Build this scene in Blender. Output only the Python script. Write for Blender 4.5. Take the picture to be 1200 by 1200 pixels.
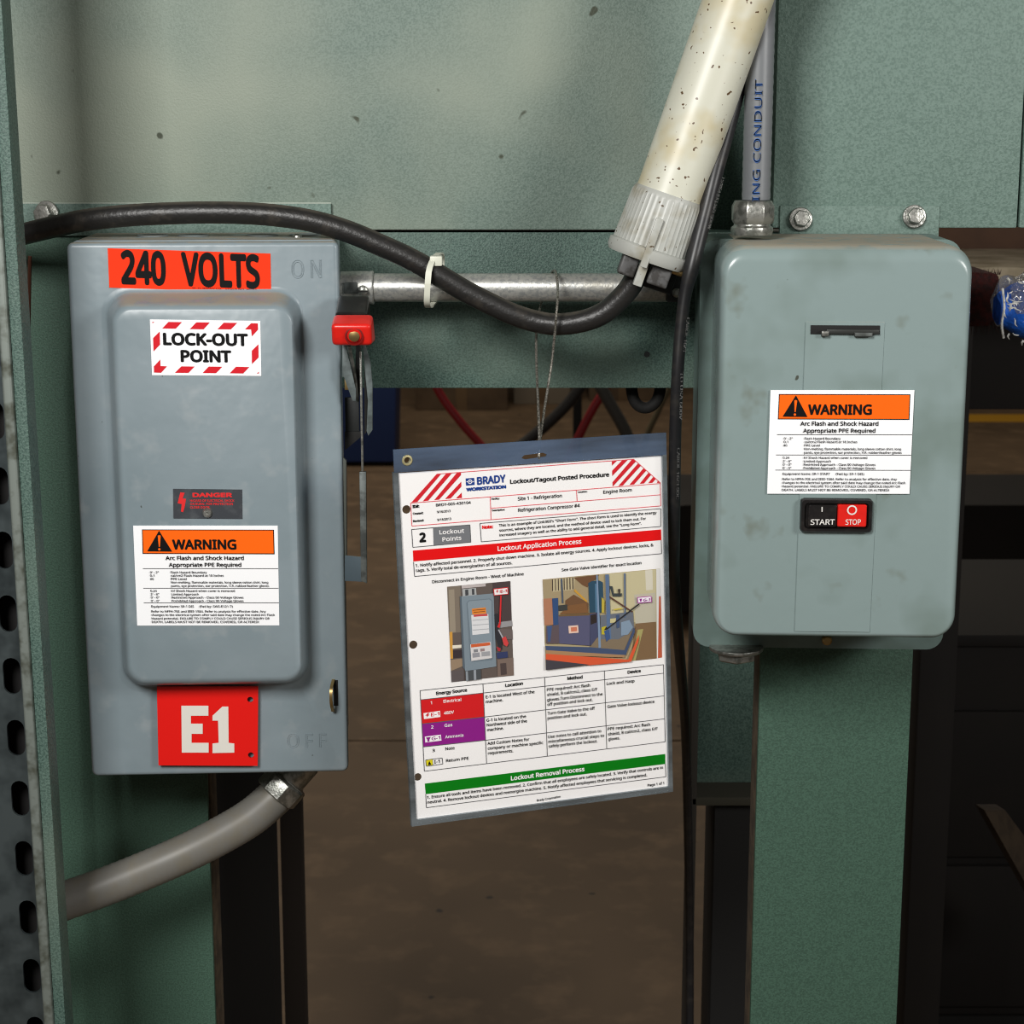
import bpy, bmesh, math, random, os
from mathutils import Vector, Matrix
from mathutils.geometry import tessellate_polygon
random.seed(4)
SC = bpy.context.scene
COL = SC.collection
for o in list(bpy.data.objects): bpy.data.objects.remove(o)

# ------------------------------------------------------------------ camera
FPX, PITCH = 2200.0, math.radians(11.8)
CAM = Vector((0, -1.5, 1.5))
cd = bpy.data.cameras.new('camera'); cam = bpy.data.objects.new('camera', cd); COL.objects.link(cam)
cam.location = CAM; cam.rotation_euler = (math.radians(90) - PITCH, 0, 0)
cd.sensor_width = 36; cd.lens = FPX / 1200 * 36; cd.clip_start = .05; cd.clip_end = 60
cd.dof.use_dof = True; cd.dof.focus_distance = 1.53; cd.dof.aperture_fstop = 20
SC.camera = cam
SC.view_settings.view_transform = 'Standard'; SC.view_settings.look = 'None'
SC.view_settings.gamma = 1; SC.view_settings.use_curve_mapping = False
SC.view_settings.exposure = -0.2
SC.cycles.filter_width = 1.15
# ------------------------------------------------------------------ world and lamps
w = bpy.data.worlds.new('world'); SC.world = w; w.use_nodes = True
w.node_tree.nodes['Background'].inputs[0].default_value = (1.0, .92, .82, 1)
w.node_tree.nodes['Background'].inputs[1].default_value = .10
def lamp(name, loc, target, size, energy, color=(1, 1, 1), sy=None):
    l = bpy.data.lights.new(name, 'AREA'); l.energy = energy; l.color = color
    l.shape = 'RECTANGLE'; l.size = size; l.size_y = sy or size
    o = bpy.data.objects.new(name, l); COL.objects.link(o); o.location = loc
    o.rotation_euler = (Vector(target) - Vector(loc)).to_track_quat('-Z', 'Y').to_euler()
lamp('softbox_key', (-.58, -1.7, 2.15), (0, 0, 1.2), .5, 40, (1, .985, .96))
lamp('softbox_fill', (1.35, -1.35, 1.85), (.2, 0, 1.1), .45, 19, (1, .98, .95))
lamp('floor_fill', (-.4, 5.5, 4.2), (-.2, 5.8, 0), 2.5, 95, (1, .9, .75))  # unseen overhead fill, added to brighten the far floor

# ------------------------------------------------------------------ projection helpers (pixel at a real depth -> point)
FW = Vector((0, math.cos(PITCH), -math.sin(PITCH))); UPV = Vector((0, math.sin(PITCH), math.cos(PITCH))); RT = Vector((1, 0, 0))
def ray(px, py): return FW + RT * ((px - 600) / FPX) + UPV * ((600 - py) / FPX)
def P(px, py, Y=0.0):
    r = ray(px, py); return CAM + r * ((Y - CAM.y) / r.y)
def PF(px, py):
    r = ray(px, py); return CAM + r * (-CAM.z / r.z)
class Frame:
    def __init__(s, O, R, U):
        s.O = Vector(O); s.R = Vector(R).normalized(); s.U = Vector(U).normalized()
        s.N = s.R.cross(s.U).normalized()
        if s.N.y > 0: s.N = -s.N
    def pt(s, x, z, d=0): return s.O + s.R * x + s.U * z + s.N * d
    def hit(s, px, py, d=0):
        r = ray(px, py); o = s.O + s.N * d
        return CAM + r * ((o - CAM).dot(s.N) / r.dot(s.N))
    def loc(s, px, py, d=0):
        q = s.hit(px, py, d) - s.O - s.N * d
        c = s.R.dot(s.U); a = q.dot(s.R); b = q.dot(s.U); k = 1 - c * c
        return ((a - c * b) / k, (b - c * a) / k)
def quad_frame(q, Y):
    r = [ray(*p) for p in q]
    M = Matrix(((r[1].x, -r[2].x, r[3].x), (r[1].y, -r[2].y, r[3].y), (r[1].z, -r[2].z, r[3].z)))
    t = M.inverted() @ r[0]
    p = [r[0], r[1] * t[0], r[2] * t[1], r[3] * t[2]]
    k = (Y - CAM.y) / (sum(v.y for v in p) / 4); p = [CAM + v * k for v in p]
    return Frame(p[3], p[1] - p[0] + p[2] - p[3], p[0] - p[3] + p[1] - p[2])
def yaw_frame(px, py, Y, yaw):
    return Frame(P(px, py, Y), (math.cos(yaw), math.sin(yaw), 0), (0, 0, 1))

# ------------------------------------------------------------------ materials
def lin(c):
    return tuple(((v / 255) / 12.92 if v / 255 <= .04045 else ((v / 255 + .055) / 1.055) ** 2.4) for v in c) + (1,)
MATS = {}
def mat(name, rgb, rough=.5, metal=0, noise=None, bump=None, coat=0, spec=None, dust=None, spots=None):
    """noise=(rgb2, scale, lo, hi) second colour; bump=(scale, distance); dust=rgb on upward faces; spots=(rgb, scale, thr)"""
    if name in MATS: return MATS[name]
    m = bpy.data.materials.new(name); m.use_nodes = True; nt = m.node_tree; N = nt.nodes; L = nt.links
    b = N['Principled BSDF']; b.inputs['Base Color'].default_value = lin(rgb)
    b.inputs['Roughness'].default_value = rough; b.inputs['Metallic'].default_value = metal
    b.inputs['Coat Weight'].default_value = coat
    if spec is not None: b.inputs['Specular IOR Level'].default_value = spec
    geo = N.new('ShaderNodeNewGeometry'); src = None
    def tex(scale, detail=3, rough_=.6):
        t = N.new('ShaderNodeTexNoise'); t.inputs['Scale'].default_value = scale; t.inputs['Detail'].default_value = detail
        t.inputs['Roughness'].default_value = rough_; L.new(geo.outputs['Position'], t.inputs['Vector']); return t
    def ramp(o, lo, hi):
        r = N.new('ShaderNodeMapRange'); r.inputs['From Min'].default_value = lo; r.inputs['From Max'].default_value = hi
        L.new(o, r.inputs['Value']); return r.outputs['Result']
    def mix(fac, a, bcol):
        x = N.new('ShaderNodeMix'); x.data_type = 'RGBA'; L.new(fac, x.inputs[0])
        if a is None: x.inputs[6].default_value = lin(rgb)
        else: L.new(a, x.inputs[6])
        x.inputs[7].default_value = lin(bcol); return x.outputs[2]
    for nz in (noise if isinstance(noise, list) else [noise] if noise else []):
        src = mix(ramp(tex(nz[1]).outputs['Fac'], nz[2], nz[3]), src, nz[0])
    if spots: src = mix(ramp(tex(spots[1], 1).outputs['Fac'], spots[2], spots[2] + .03), src, spots[0])
    if dust:
        sp = N.new('ShaderNodeSeparateXYZ'); L.new(geo.outputs['Normal'], sp.inputs[0])
        up = ramp(sp.outputs['Z'], .72, .98); nn = ramp(tex(60, 4).outputs['Fac'], .3, .5)
        mm = N.new('ShaderNodeMath'); mm.operation = 'MULTIPLY'; L.new(up, mm.inputs[0]); L.new(nn, mm.inputs[1])
        src = mix(mm.outputs[0], src, dust)
        rr = N.new('ShaderNodeMapRange'); L.new(mm.outputs[0], rr.inputs['Value'])
        rr.inputs['To Min'].default_value = rough; rr.inputs['To Max'].default_value = .9; L.new(rr.outputs[0], b.inputs['Roughness'])
    if src is not None: L.new(src, b.inputs['Base Color'])
    if bump:
        bp = N.new('ShaderNodeBump'); bp.inputs['Distance'].default_value = bump[1]; bp.inputs['Strength'].default_value = .8
        L.new(tex(bump[0], 2).outputs['Fac'], bp.inputs['Height']); L.new(bp.outputs[0], b.inputs['Normal'])
    MATS[name] = m; return m
def film(name, tint, gloss=.35, fac=.12, milk=0, milkc=(120, 140, 170)):
    m = bpy.data.materials.new(name); m.use_nodes = True; N = m.node_tree.nodes; L = m.node_tree.links
    N.clear(); out = N.new('ShaderNodeOutputMaterial'); t = N.new('ShaderNodeBsdfTransparent'); t.inputs[0].default_value = tint + (1,)
    g = N.new('ShaderNodeBsdfGlossy'); g.inputs['Roughness'].default_value = gloss; g.inputs[0].default_value = (.9, .95, 1, 1)
    d = N.new('ShaderNodeBsdfDiffuse'); d.inputs[0].default_value = lin(milkc)
    m1 = N.new('ShaderNodeMixShader'); m1.inputs[0].default_value = milk
    if milk > .2:
        nz = N.new('ShaderNodeTexNoise'); nz.inputs['Scale'].default_value = 22; nz.inputs['Detail'].default_value = 4; gg = N.new('ShaderNodeNewGeometry'); mp = N.new('ShaderNodeMapping'); mp.inputs['Scale'].default_value = (.5, .5, 3)
        mr = N.new('ShaderNodeMapRange'); mr.inputs['From Min'].default_value = .35; mr.inputs['From Max'].default_value = .7; mr.inputs['To Min'].default_value = milk * .55; mr.inputs['To Max'].default_value = milk * 1.7
        L.new(gg.outputs['Position'], mp.inputs['Vector']); L.new(mp.outputs[0], nz.inputs['Vector']); L.new(nz.outputs['Fac'], mr.inputs['Value']); L.new(mr.outputs[0], m1.inputs[0])
    if True:
      pass
    L.new(t.outputs[0], m1.inputs[1]); L.new(d.outputs[0], m1.inputs[2])
    m2 = N.new('ShaderNodeMixShader'); m2.inputs[0].default_value = fac; L.new(m1.outputs[0], m2.inputs[1]); L.new(g.outputs[0], m2.inputs[2])
    L.new(m2.outputs[0], out.inputs[0]); return m
GREENP_ = mat('post_green', (72, 101, 86), .55, 0, [((60, 85, 72), 620, .42, .60)], (620, .0006), spec=.3)
GREEN = mat('hammered_green', (86, 109, 100), .5, 0, [((58, 80, 73), 620, .42, .60), ((104, 118, 106), 6, .5, .8)], (620, .0006), spec=.35)
GREEN2 = mat('pale_green', (120, 136, 127), .55, 0, [((102, 119, 110), 620, .42, .62), ((144, 153, 139), 3, .4, .6)], (620, .0005), spec=.35, spots=((70, 76, 62), 55, .74))  # paler green than the rail, for the upper panel
GREEN3 = mat('bracket_green', (112, 134, 125), .5, 0, [((94, 116, 107), 520, .42, .62)], (520, .0007), spec=.35)
PRIMER = mat('brown_edge', (92, 78, 60), .85, 0, ((66, 56, 44), 60, .4, .6))
BLACK = mat('black_void', (16, 15, 14), .8)
PAINT = mat('grey_enamel', (134, 147, 153), .34, 0, [((124, 138, 144), 9, .4, .65), ((143, 153, 157), 34, .56, .74)], (45, .0006), spec=.5, dust=(150, 144, 130), spots=((80, 84, 82), 150, .80))
PAINT2 = mat('green_grey_enamel', (134, 151, 150), .24, 0, [((120, 136, 132), 11, .5, .68), ((112, 120, 110), 26, .62, .8)], (45, .0004), spec=.5, dust=(158, 152, 136), spots=((78, 82, 74), 120, .80))
BASEP = mat('back_box_enamel', (108, 128, 124), .4, 0, ((96, 114, 108), 20, .4, .6))
STEEL = mat('zinc_steel', (178, 178, 172), .34, .85, ((130, 132, 126), 120, .45, .6), (300, .0004))
GALV = mat('galvanised', (184, 184, 178), .38, .55, [((158, 160, 158), 300, .45, .6), ((166, 158, 136), 20, .55, .75)], (400, .0002))
DULL = mat('dull_steel', (120, 126, 124), .5, .6, ((84, 88, 86), 90, .4, .6))
DARKST = mat('dark_steel', (40, 42, 42), .5, .4)
BRASS = mat('brass', (176, 150, 100), .35, .9)
RUBBER = mat('black_rubber', (34, 33, 32), .4, 0, ((56, 52, 47), 70, .55, .75), (260, .0005), dust=(78, 72, 62))
CORD = mat('cord_black', (30, 30, 32), .4, 0, ((46, 44, 42), 80, .5, .7))
WHITEP = mat('white_plastic', (206, 206, 190), .38, 0, ((196, 188, 158), 18, .48, .64), spots=((92, 70, 46), 220, .70))
GREYP = mat('light_grey_plastic', (176, 178, 172), .38, 0, ((150, 146, 130), 40, .5, .7), spots=((88, 74, 56), 260, .72))
GREYC = mat('grey_casting', (92, 92, 92), .5, .2, ((60, 58, 56), 120, .45, .6))
REDP = mat('red_plastic', (222, 34, 26), .3, 0, ((200, 30, 26), 60, .5, .7))
BLKP = mat('black_plastic', (26, 24, 24), .3, 0, ((44, 40, 38), 60, .5, .7))
TIE = mat('nylon', (214, 216, 200), .4)
PAPER = mat('paper', (250, 248, 247), .6, spec=.2)
STICK = mat('label_white', (250, 251, 253), .5)
INK = mat('ink_black', (12, 12, 13), .6, spec=.15); INKG = mat('ink_grey', (86, 86, 90), .6, spec=.15); RULE = mat('rule_grey', (92, 92, 94), .6, spec=.15)
ORANGE = mat('print_orange', (255, 104, 10), .6, spec=.15); ORANGERED = mat('print_fluorescent', (248, 56, 16), .6, spec=.15)
RED = mat('print_red', (212, 32, 44), .6, spec=.15); REDB = mat('print_bright_red', (232, 8, 12), .6, spec=.15); PINK = mat('print_pink', (226, 96, 104), .6, spec=.15)
REDT = mat('print_table_red', (214, 30, 34), .6, spec=.15); PURPLE = mat('print_purple', (142, 30, 136), .6, spec=.15); GREENP = mat('print_green', (0, 124, 16), .6, spec=.15)
BLUEP = mat('print_blue', (26, 62, 138), .6, spec=.15); GREYB = mat('print_grey', (118, 120, 124), .6, spec=.15); YEL = mat('print_yellow', (228, 214, 30), .6, spec=.15)
REDSIGN = mat('sign_red', (228, 22, 16), .35); IVORY = mat('sign_ivory', (226, 222, 212), .5)
PLATE = mat('plate_dark', (52, 56, 62), .5, 0, ((74, 78, 82), 60, .5, .7)); PRED = mat('plate_red', (222, 32, 34), .5)
HOSE = mat('grey_vinyl', (112, 110, 104), .42, 0, ((112, 108, 98), 60, .45, .65)); HOSE2 = mat('grey_vinyl_light', (112, 115, 118), .4)
WHITET = mat('button_white', (228, 226, 220), .5)

# ------------------------------------------------------------------ mesh builder
class MB:
    def __init__(s): s.v = []; s.f = []; s.m = []; s.mats = []
    def mi(s, m):
        if m not in s.mats: s.mats.append(m)
        return s.mats.index(m)
    def add(s, vs, fs, m):
        k = len(s.v); s.v += [Vector(v) for v in vs]; i = s.mi(m)
        for f in fs: s.f.append([k + j for j in f]); s.m.append(i)
        return s
    def prism(s, pts, off, m):
        n = len(pts); off = Vector(off); a = [Vector(p) for p in pts]; b = [p + off for p in a]
        fs = [list(range(n)), list(range(2 * n - 1, n - 1, -1))] + [[i, n + i, n + (i + 1) % n, (i + 1) % n] for i in range(n)]
        return s.add(a + b, fs, m)
    def box(s, x0, x1, y0, y1, z0, z1, m):
        return s.prism([(x0, y0, z0), (x1, y0, z0), (x1, y0, z1), (x0, y0, z1)], (0, y1 - y0, 0), m)
    def pbox(s, px0, py0, px1, py1, Y0, Y1, m):
        a = P(px0, py0, Y0); b = P(px1, py1, Y0); return s.box(min(a.x, b.x), max(a.x, b.x), Y0, Y1, min(a.z, b.z), max(a.z, b.z), m)
    def fbox(s, F, x0, x1, z0, z1, d0, d1, m):
        return s.prism([F.pt(x0, z0, d0), F.pt(x1, z0, d0), F.pt(x1, z1, d0), F.pt(x0, z1, d0)], F.N * (d1 - d0), m)
    def loft(s, rings, m, cap0=True, cap1=True, closed=True):
        n = len(rings[0]); vs = [p for r in rings for p in r]; fs = []
        for k in range(len(rings) - 1):
            for i in range(n if closed else n - 1):
                j = (i + 1) % n; fs.append([k * n + i, k * n + j, (k + 1) * n + j, (k + 1) * n + i])
        if cap0: fs.append(list(range(n - 1, -1, -1)))
        if cap1: fs.append([(len(rings) - 1) * n + i for i in range(n)])
        return s.add(vs, fs, m)
    def tube(s, pts, r, m, seg=14, wave=0):
        n = len(pts); rings = []; prev = None
        for i, p in enumerate(pts):
            t = (pts[min(i + 1, n - 1)] - pts[max(i - 1, 0)]).normalized()
            if prev is None: a = t.cross(Vector((0, 1, .13))).normalized()
            else: a = (prev - t * prev.dot(t)).normalized()
            prev = a; b = t.cross(a); rr = (r[i] if isinstance(r, (list, tuple)) else r)
            if wave and i % 2: rr *= 1 - wave
            rings.append([p + a * rr * math.cos(q * 2 * math.pi / seg) + b * rr * math.sin(q * 2 * math.pi / seg) for q in range(seg)])
        return s.loft(rings, m)
    def lathe(s, o, ax, prof, m, seg=32, flute=0, cap=True):
        o = Vector(o); ax = Vector(ax).normalized(); a = ax.cross(Vector((.1, 1, .2))).normalized(); b = ax.cross(a)
        rings = []
        for t, r in prof:
            rings.append([o + ax * t + (a * math.cos(q * 2 * math.pi / seg) + b * math.sin(q * 2 * math.pi / seg)) * (r * (1 - flute * (q % 2))) for q in range(seg)])
        return s.loft(rings, m, cap, cap)
    def disc(s, F, px, py, r_px, d, m, n=20, thick=.0):
        a = F.loc(px, py, d); e = F.loc(px + r_px, py, d); r = abs(e[0] - a[0])
        pts = [F.pt(a[0] + r * math.cos(q * 2 * math.pi / n), a[1] + r * math.sin(q * 2 * math.pi / n), d) for q in range(n)]
        if thick: return s.prism(pts, F.N * -thick, m)
        return s.add(pts, [list(range(n))], m)
    def poly(s, F, pts, m, d):          # flat print, coordinates measured on the photograph
        q = [F.hit(x, y, d) for x, y in pts]
        lo = [Vector(F.loc(x, y, d)) .to_3d() for x, y in pts]
        if len(q) <= 4: return s.add(q, [list(range(len(q)))], m)
        return s.add(q, [list(t) for t in tessellate_polygon([lo])], m)
    def line(s, F, a, b, wpx, m, d):
        a = F.hit(*a, d); b = F.hit(*b, d); t = (b - a).normalized(); n = t.cross(F.N).normalized() * (wpx / 1436 / 2)
        return s.add([a - n, b - n, b + n, a + n], [[0, 1, 2, 3]], m)
    def text(s, F, txt, a, b, h, m, d, bold=0, outline=0):
        T = glyphs(txt, bold, outline)
        A = F.loc(*a, d); B = F.loc(*b, d); w = math.hypot(B[0] - A[0], B[1] - A[1]); hm = h / 1436
        ux = (B[0] - A[0]) / T[2]; uz = (B[1] - A[1]) / T[2]
        vs = [F.pt(A[0] + ux * (x - T[3]), A[1] + uz * (x - T[3]) + hm * y / CAPH, d + z * hm) for x, y, z in T[0]]
        return s.add(vs, T[1], m)
    def build(s, name, parent=None, bevel=0, smooth=True, label=None, seg=2, kind=None, loc=None):
        me = bpy.data.meshes.new(name)
        L = Vector(loc) if loc is not None else (parent_loc(parent) if parent else sum(s.v, Vector()) / len(s.v))
        me.from_pydata([v - L for v in s.v], [], s.f)
        for m in s.mats: me.materials.append(m)
        me.polygons.foreach_set('material_index', s.m)
        bm = bmesh.new(); bm.from_mesh(me)
        if bevel:
            bmesh.ops.remove_doubles(bm, verts=bm.verts, dist=1e-6)
            bmesh.ops.recalc_face_normals(bm, faces=bm.faces)
            es = [e for e in bm.edges if len(e.link_faces) == 2 and e.calc_face_angle(0) > .6]
            bmesh.ops.bevel(bm, geom=es, offset=bevel, segments=seg, affect='EDGES', clamp_overlap=True, profile=.6)
        else: bmesh.ops.recalc_face_normals(bm, faces=bm.faces) if smooth else None
        bm.to_mesh(me); bm.free()
        if smooth:
            me.shade_smooth(); me.set_sharp_from_angle(angle=math.radians(38))
        o = bpy.data.objects.new(name, me); COL.objects.link(o)
        if parent: o.parent = parent; o.location = L - parent_loc(parent)
        else: o.location = L
        if label: o['label'] = label
        if kind: o['kind'] = kind
        return o
def parent_loc(o):
    v = Vector()
    while o: v = v + Vector(o.location); o = o.parent
    return v
def thing(name, label, cat, loc, group=None):
    o = bpy.data.objects.new(name, None); COL.objects.link(o); o.location = loc; o.empty_display_size = .05
    return tag(o, label, cat, group)
def tag(o, label, cat, group=None):
    o['label'] = label; o['category'] = cat
    if group: o['group'] = group
    return o
# ------------------------------------------------------------------ lettering
FONT = None
try: FONT = bpy.data.fonts.load(os.path.join(bpy.utils.resource_path('LOCAL'), 'datafiles', 'fonts', 'NotoSansHebrew-Regular.woff2'))
except Exception: FONT = None
GC = {}
CAPH = .7
def glyphs(txt, bold=0, outline=0):
    k = (txt, bold, outline)
    if k in GC: return GC[k]
    if bold > .004:
        v0, f0, _, _ = glyphs(txt, 0, outline); vs = []; fs = []
        for i, (dx, dy) in enumerate(((-1, 0), (1, 0), (0, 1), (0, -1), (-.7, .7), (.7, .7), (-.7, -.7), (.7, -.7)) if bold > .012 else ((-1, 0), (1, 0))):
            n = len(vs); vs += [(x + dx * bold, y + dy * bold, z + i * .002) for x, y, z in v0]; fs += [[j + n for j in f] for f in f0]
        x0 = min(v[0] for v in vs); x1 = max(v[0] for v in vs)
        GC[k] = (vs, fs, x1 - x0, x0); return GC[k]
    c = bpy.data.curves.new('lettering', 'FONT'); c.body = txt; c.resolution_u = 2
    if FONT: c.font = FONT
    if outline: c.fill_mode = 'NONE'; c.bevel_depth = outline; c.bevel_resolution = 1
    o = bpy.data.objects.new('lettering', c); COL.objects.link(o)
    bpy.context.view_layer.update()
    me = o.evaluated_get(bpy.context.evaluated_depsgraph_get()).to_mesh()
    vs = [tuple(v.co) for v in me.vertices]; fs = [list(p.vertices) for p in me.polygons]
    x0 = min(v[0] for v in vs); x1 = max(v[0] for v in vs)
    o.evaluated_get(bpy.context.evaluated_depsgraph_get()).to_mesh_clear()
    bpy.data.objects.remove(o); bpy.data.curves.remove(c)
    GC[k] = (vs, fs, x1 - x0, x0); return GC[k]
CAPH = max(v[1] for v in glyphs('H')[0])

def cat_rom(pts, n=8):
    out = []; p = [pts[0] * 2 - pts[1]] + pts + [pts[-1] * 2 - pts[-2]]
    for i in range(1, len(p) - 2):
        for k in range(n):
            t = k / n; a, b, c, d = p[i - 1:i + 3]
            out.append(.5 * ((2 * b) + (c - a) * t + (2 * a - 5 * b + 4 * c - d) * t * t + (3 * b - a - 3 * c + d) * t ** 3))
    out.append(pts[-1]); return out
def rrect(F, x0, x1, z0, z1, r, d, n=6):
    out = []
    for cx, cz, a0 in ((x1 - r, z1 - r, 0), (x0 + r, z1 - r, 90), (x0 + r, z0 + r, 180), (x1 - r, z0 + r, 270)):
        for k in range(n + 1):
            a = math.radians(a0 + 90 * k / n); out.append(F.pt(cx + r * math.cos(a), cz + r * math.sin(a), d))
    return out
def hexhead(o, ax, r, h, m, mb=None, washer=1.35):
    mb = mb or MB(); o = Vector(o); ax = Vector(ax).normalized()
    if washer: mb.lathe(o, ax, [(0, r * washer), (h * .22, r * washer), (h * .3, r * washer * .95)], m, 24)
    a = ax.cross(Vector((.2, .3, 1))).normalized(); b = ax.cross(a)
    rg = lambda t, q: [o + ax * t + (a * math.cos(k * math.pi / 3) + b * math.sin(k * math.pi / 3)) * q for k in range(6)]
    mb.loft([rg(h * .25, r), rg(h * .9, r), rg(h, r * .88)], m); return mb
crop = lambda x0, y0, s: (lambda x, y: (x0 + x / s, y0 + y / s))
TOWARD = Vector((0, -1, 0))

# ================================================================== the setting
FLOORM = mat('shop_floor', (104, 84, 62), .7, 0, [((88, 70, 50), 1.2, .4, .65), ((118, 96, 72), 9, .5, .7)], spots=((44, 34, 26), 16, .76))
JOINT = mat('floor_joint', (34, 27, 20), .9)
fl = MB().box(-5, 6, -2.5, 12, -.12, -.012, JOINT).build('floor', kind='structure', smooth=False)
yj = PF(430, 868).y
k = 0
for x0, x1 in ((-5, -2.0), (-1.99, 1.6), (1.61, 6)):
    for y0, y1 in ((-2.5, yj - .006), (yj + .006, yj + 3.6), (yj + 3.612, 12)):
        MB().box(x0, x1, y0, y1, -.0119, 0, FLOORM).build('slab', fl, smooth=False)
WALLM = mat('far_wall', (58, 46, 36), .9, 0, ((40, 32, 26), .8, .4, .6))
MB().box(-5, 6, 12, 12.15, 0, 5, WALLM).build('wall_back', kind='structure', smooth=False)
# ================================================================== green machine frame
YB = .13
fr = thing('steel_framework', 'green hammered-paint steel machine frame that both grey boxes are mounted on', 'frame', (0, YB, 0))
def zp(px, py, Y): return P(px, py, Y).z
def xp(px, py, Y): return P(px, py, Y).x
ztop = zp(600, -60, YB) 
# upper panels and lower rail
MB().box(xp(-30, 235, YB), xp(832, 235, YB), YB, YB + .05, zp(600, 269.5, YB), ztop, GREEN2).build('upper_panel', fr, .002, label='pale dirty green upper panel')
MB().box(xp(-30, 272, YB), xp(1000, 272, YB), YB + .002, YB + .006, zp(600, 455, YB), zp(600, 272.5, YB), GREEN).box(
    xp(-30, 272, YB), xp(1000, 272, YB), YB + .0065, YB + .06, zp(600, 276, YB), zp(600, 273, YB), GREEN).box(
    xp(-30, 272, YB), xp(1000, 272, YB), YB + .0065, YB + .06, zp(600, 454.5, YB), zp(600, 452, YB), GREEN).build('rail', fr, .0005)
MB().box(xp(905, 235, YB), xp(1192, 235, YB), YB - .004, YB + .03, zp(600, 267, YB), ztop, GREEN3).build('upper_panel', fr, .002)
MB().box(xp(1195, 235, YB), xp(1330, 235, YB), YB - .002, YB + .03, zp(600, 267, YB), ztop, GREEN3).build('upper_panel', fr, .002)
MB().box(xp(826, 235, YB), xp(910, 235, YB), YB + .07, YB + .09, zp(600, 300, YB), ztop, GREEN).build('recessed_plate', fr, .001)
# posts: C channels with primer-brown edges
def post(pxl, pxr, py, ztopv, name='post', yo=0):
    xl = xp(pxl, py, YB); xr = xp(pxr, py, YB)
    mb = MB().box(xl, xr, YB + .008 + yo, YB + .014 + yo, 0, ztopv, GREENP_)
    p = mb.build(name, fr, .0015)
    MB().box(xl, xl + .006, YB + .0142, YB + .05, 0, ztopv, PRIMER).box(xr - .006, xr, YB + .0142, YB + .05, 0, ztopv, PRIMER).build('flange', p, .001, label='brown unpainted flange edges')
post(62, 246, 998, zp(600, 276, YB), yo=-.009)
post(886, 1062, 998, zp(600, 300, YB))
YR = .62
MB().box(xp(806, 880, YR), xp(1010, 880, YR), YR, YR + .02, zp(806, 917, YR), zp(806, 330, YR), GREEN).build('rear_plate', fr, .001)
MB().box(xp(806, 880, YR), xp(1010, 880, YR), YR - .05, YR + .07, zp(806, 927, YR), zp(806, 917, YR), mat('dusty_ledge', (58, 56, 46), .9)).build('ledge', fr, .002)
MB().box(xp(803, 960, YR), xp(811, 960, YR), YR - .05, YR, 0, zp(806, 330, YR), mat('dark_edge', (44, 40, 34), .8)).build('rear_flange', fr, .001)
MB().box(xp(834, 960, YR), xp(1010, 960, YR), YR - .03, YR + .07, 0, zp(806, 927, YR), BLACK).build('opening_dark', fr, .001)  # solid black box: the dark of the opening below the ledge, as colour
MB().box(xp(236, 960, YR), xp(322, 960, YR), YR - .04, YR + .02, 0, zp(806, 300, YR), BLACK).build('rear_leg', fr, .001)
MB().box(xp(324, 960, YR), xp(349, 960, YR), YR + .03, YR + .06, 0, zp(806, 300, YR), mat('dark_brown_leg', (40, 32, 26), .8)).build('rear_leg', fr, .001)
# mounting brackets and bolts
def bracket(px0, py0, px1, py1):
    MB().box(xp(px0, 255, YB - .006), xp(px1, 255, YB - .006), YB - .006, YB - .0005, zp(600, py1, YB), zp(600, py0, YB - .006), GREEN3).build('mounting_bracket', fr, .0008)
bracket(22, 238, 388, 276); bracket(914, 241, 1101, 292)
MB().line(Frame(P(600, 300, YB - .0062), (1, 0, 0), (0, 0, 1)), (22, 238), (388, 238), 1.2, mat('worn_edge', (170, 180, 168), .5), 0).build('worn_edge', fr, smooth=False)
for px, py, r in ((55, 251, .0085), (938, 257, .0075), (1071, 254, .0075), (30, 248, .0001)):
    if r > .001: hexhead(P(px, py, YB - .006), (-.25 if px < 100 else 0, -1, .15), r, .010, STEEL).build('bolt', fr, .0004)
for px, py in ((758, 415), (701, 245)):
    hh = MB().lathe(P(px, py, YB + .003), TOWARD, [(0, .0028), (.0016, .0026)], DARKST, 12).build('screw_hole', fr)

# ================================================================== left box: disconnect switch
FD = yaw_frame(240, 600, 0, math.radians(3.2))
c = [FD.loc(*p) for p in ((79, 281), (400, 287), (405, 907), (106, 908))]
DX0 = (c[0][0] + c[3][0]) / 2; DX1 = (c[1][0] + c[2][0]) / 2; DZ1 = (c[0][1] + c[1][1]) / 2; DZ0 = (c[2][1] + c[3][1]) / 2
ds = thing('disconnect_switch', 'tall grey safety switch box with raised door panel and red and black handle', 'switch box', FD.pt((DX0 + DX1) / 2, DZ0, -.06))
def rings(F, x0, x1, z0, z1, r, prof, n=6):   # prof: (inset, depth)
    return [rrect(F, x0 + i, x1 - i, z0 + i, z1 - i, max(r - i, .0012), d, n) for i, d in prof]
MB().loft(rings(FD, DX0 + .003, DX1 - .003, DZ0 + .002, DZ1 + .001, .003, [(0, -.114), (0, -.013)], 2), PAINT).build('enclosure', ds)
door = MB().loft(rings(FD, DX0, DX1, DZ0, DZ1, .005, [(.0, -.012), (0, -.003), (.0008, -.0012), (.002, -.0003), (.0035, 0)], 4), PAINT)
a = FD.loc(136, 590, 0); b = FD.loc(357, 590, 0); t = FD.loc(240, 343, 0); bo = FD.loc(240, 801, 0)
H = .034
a2 = FD.loc(146, 590, H); b2 = FD.loc(347, 590, H); t2 = FD.loc(240, 364, H); bo2 = FD.loc(240, 794, H)
def dome_ring(k, d, r):
    L = lambda u, v: u + (v - u) * k
    return rrect(FD, L(a[0], a2[0]), L(b[0], b2[0]), L(bo[1], bo2[1]), L(t[1], t2[1]), r, d, 8)
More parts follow.
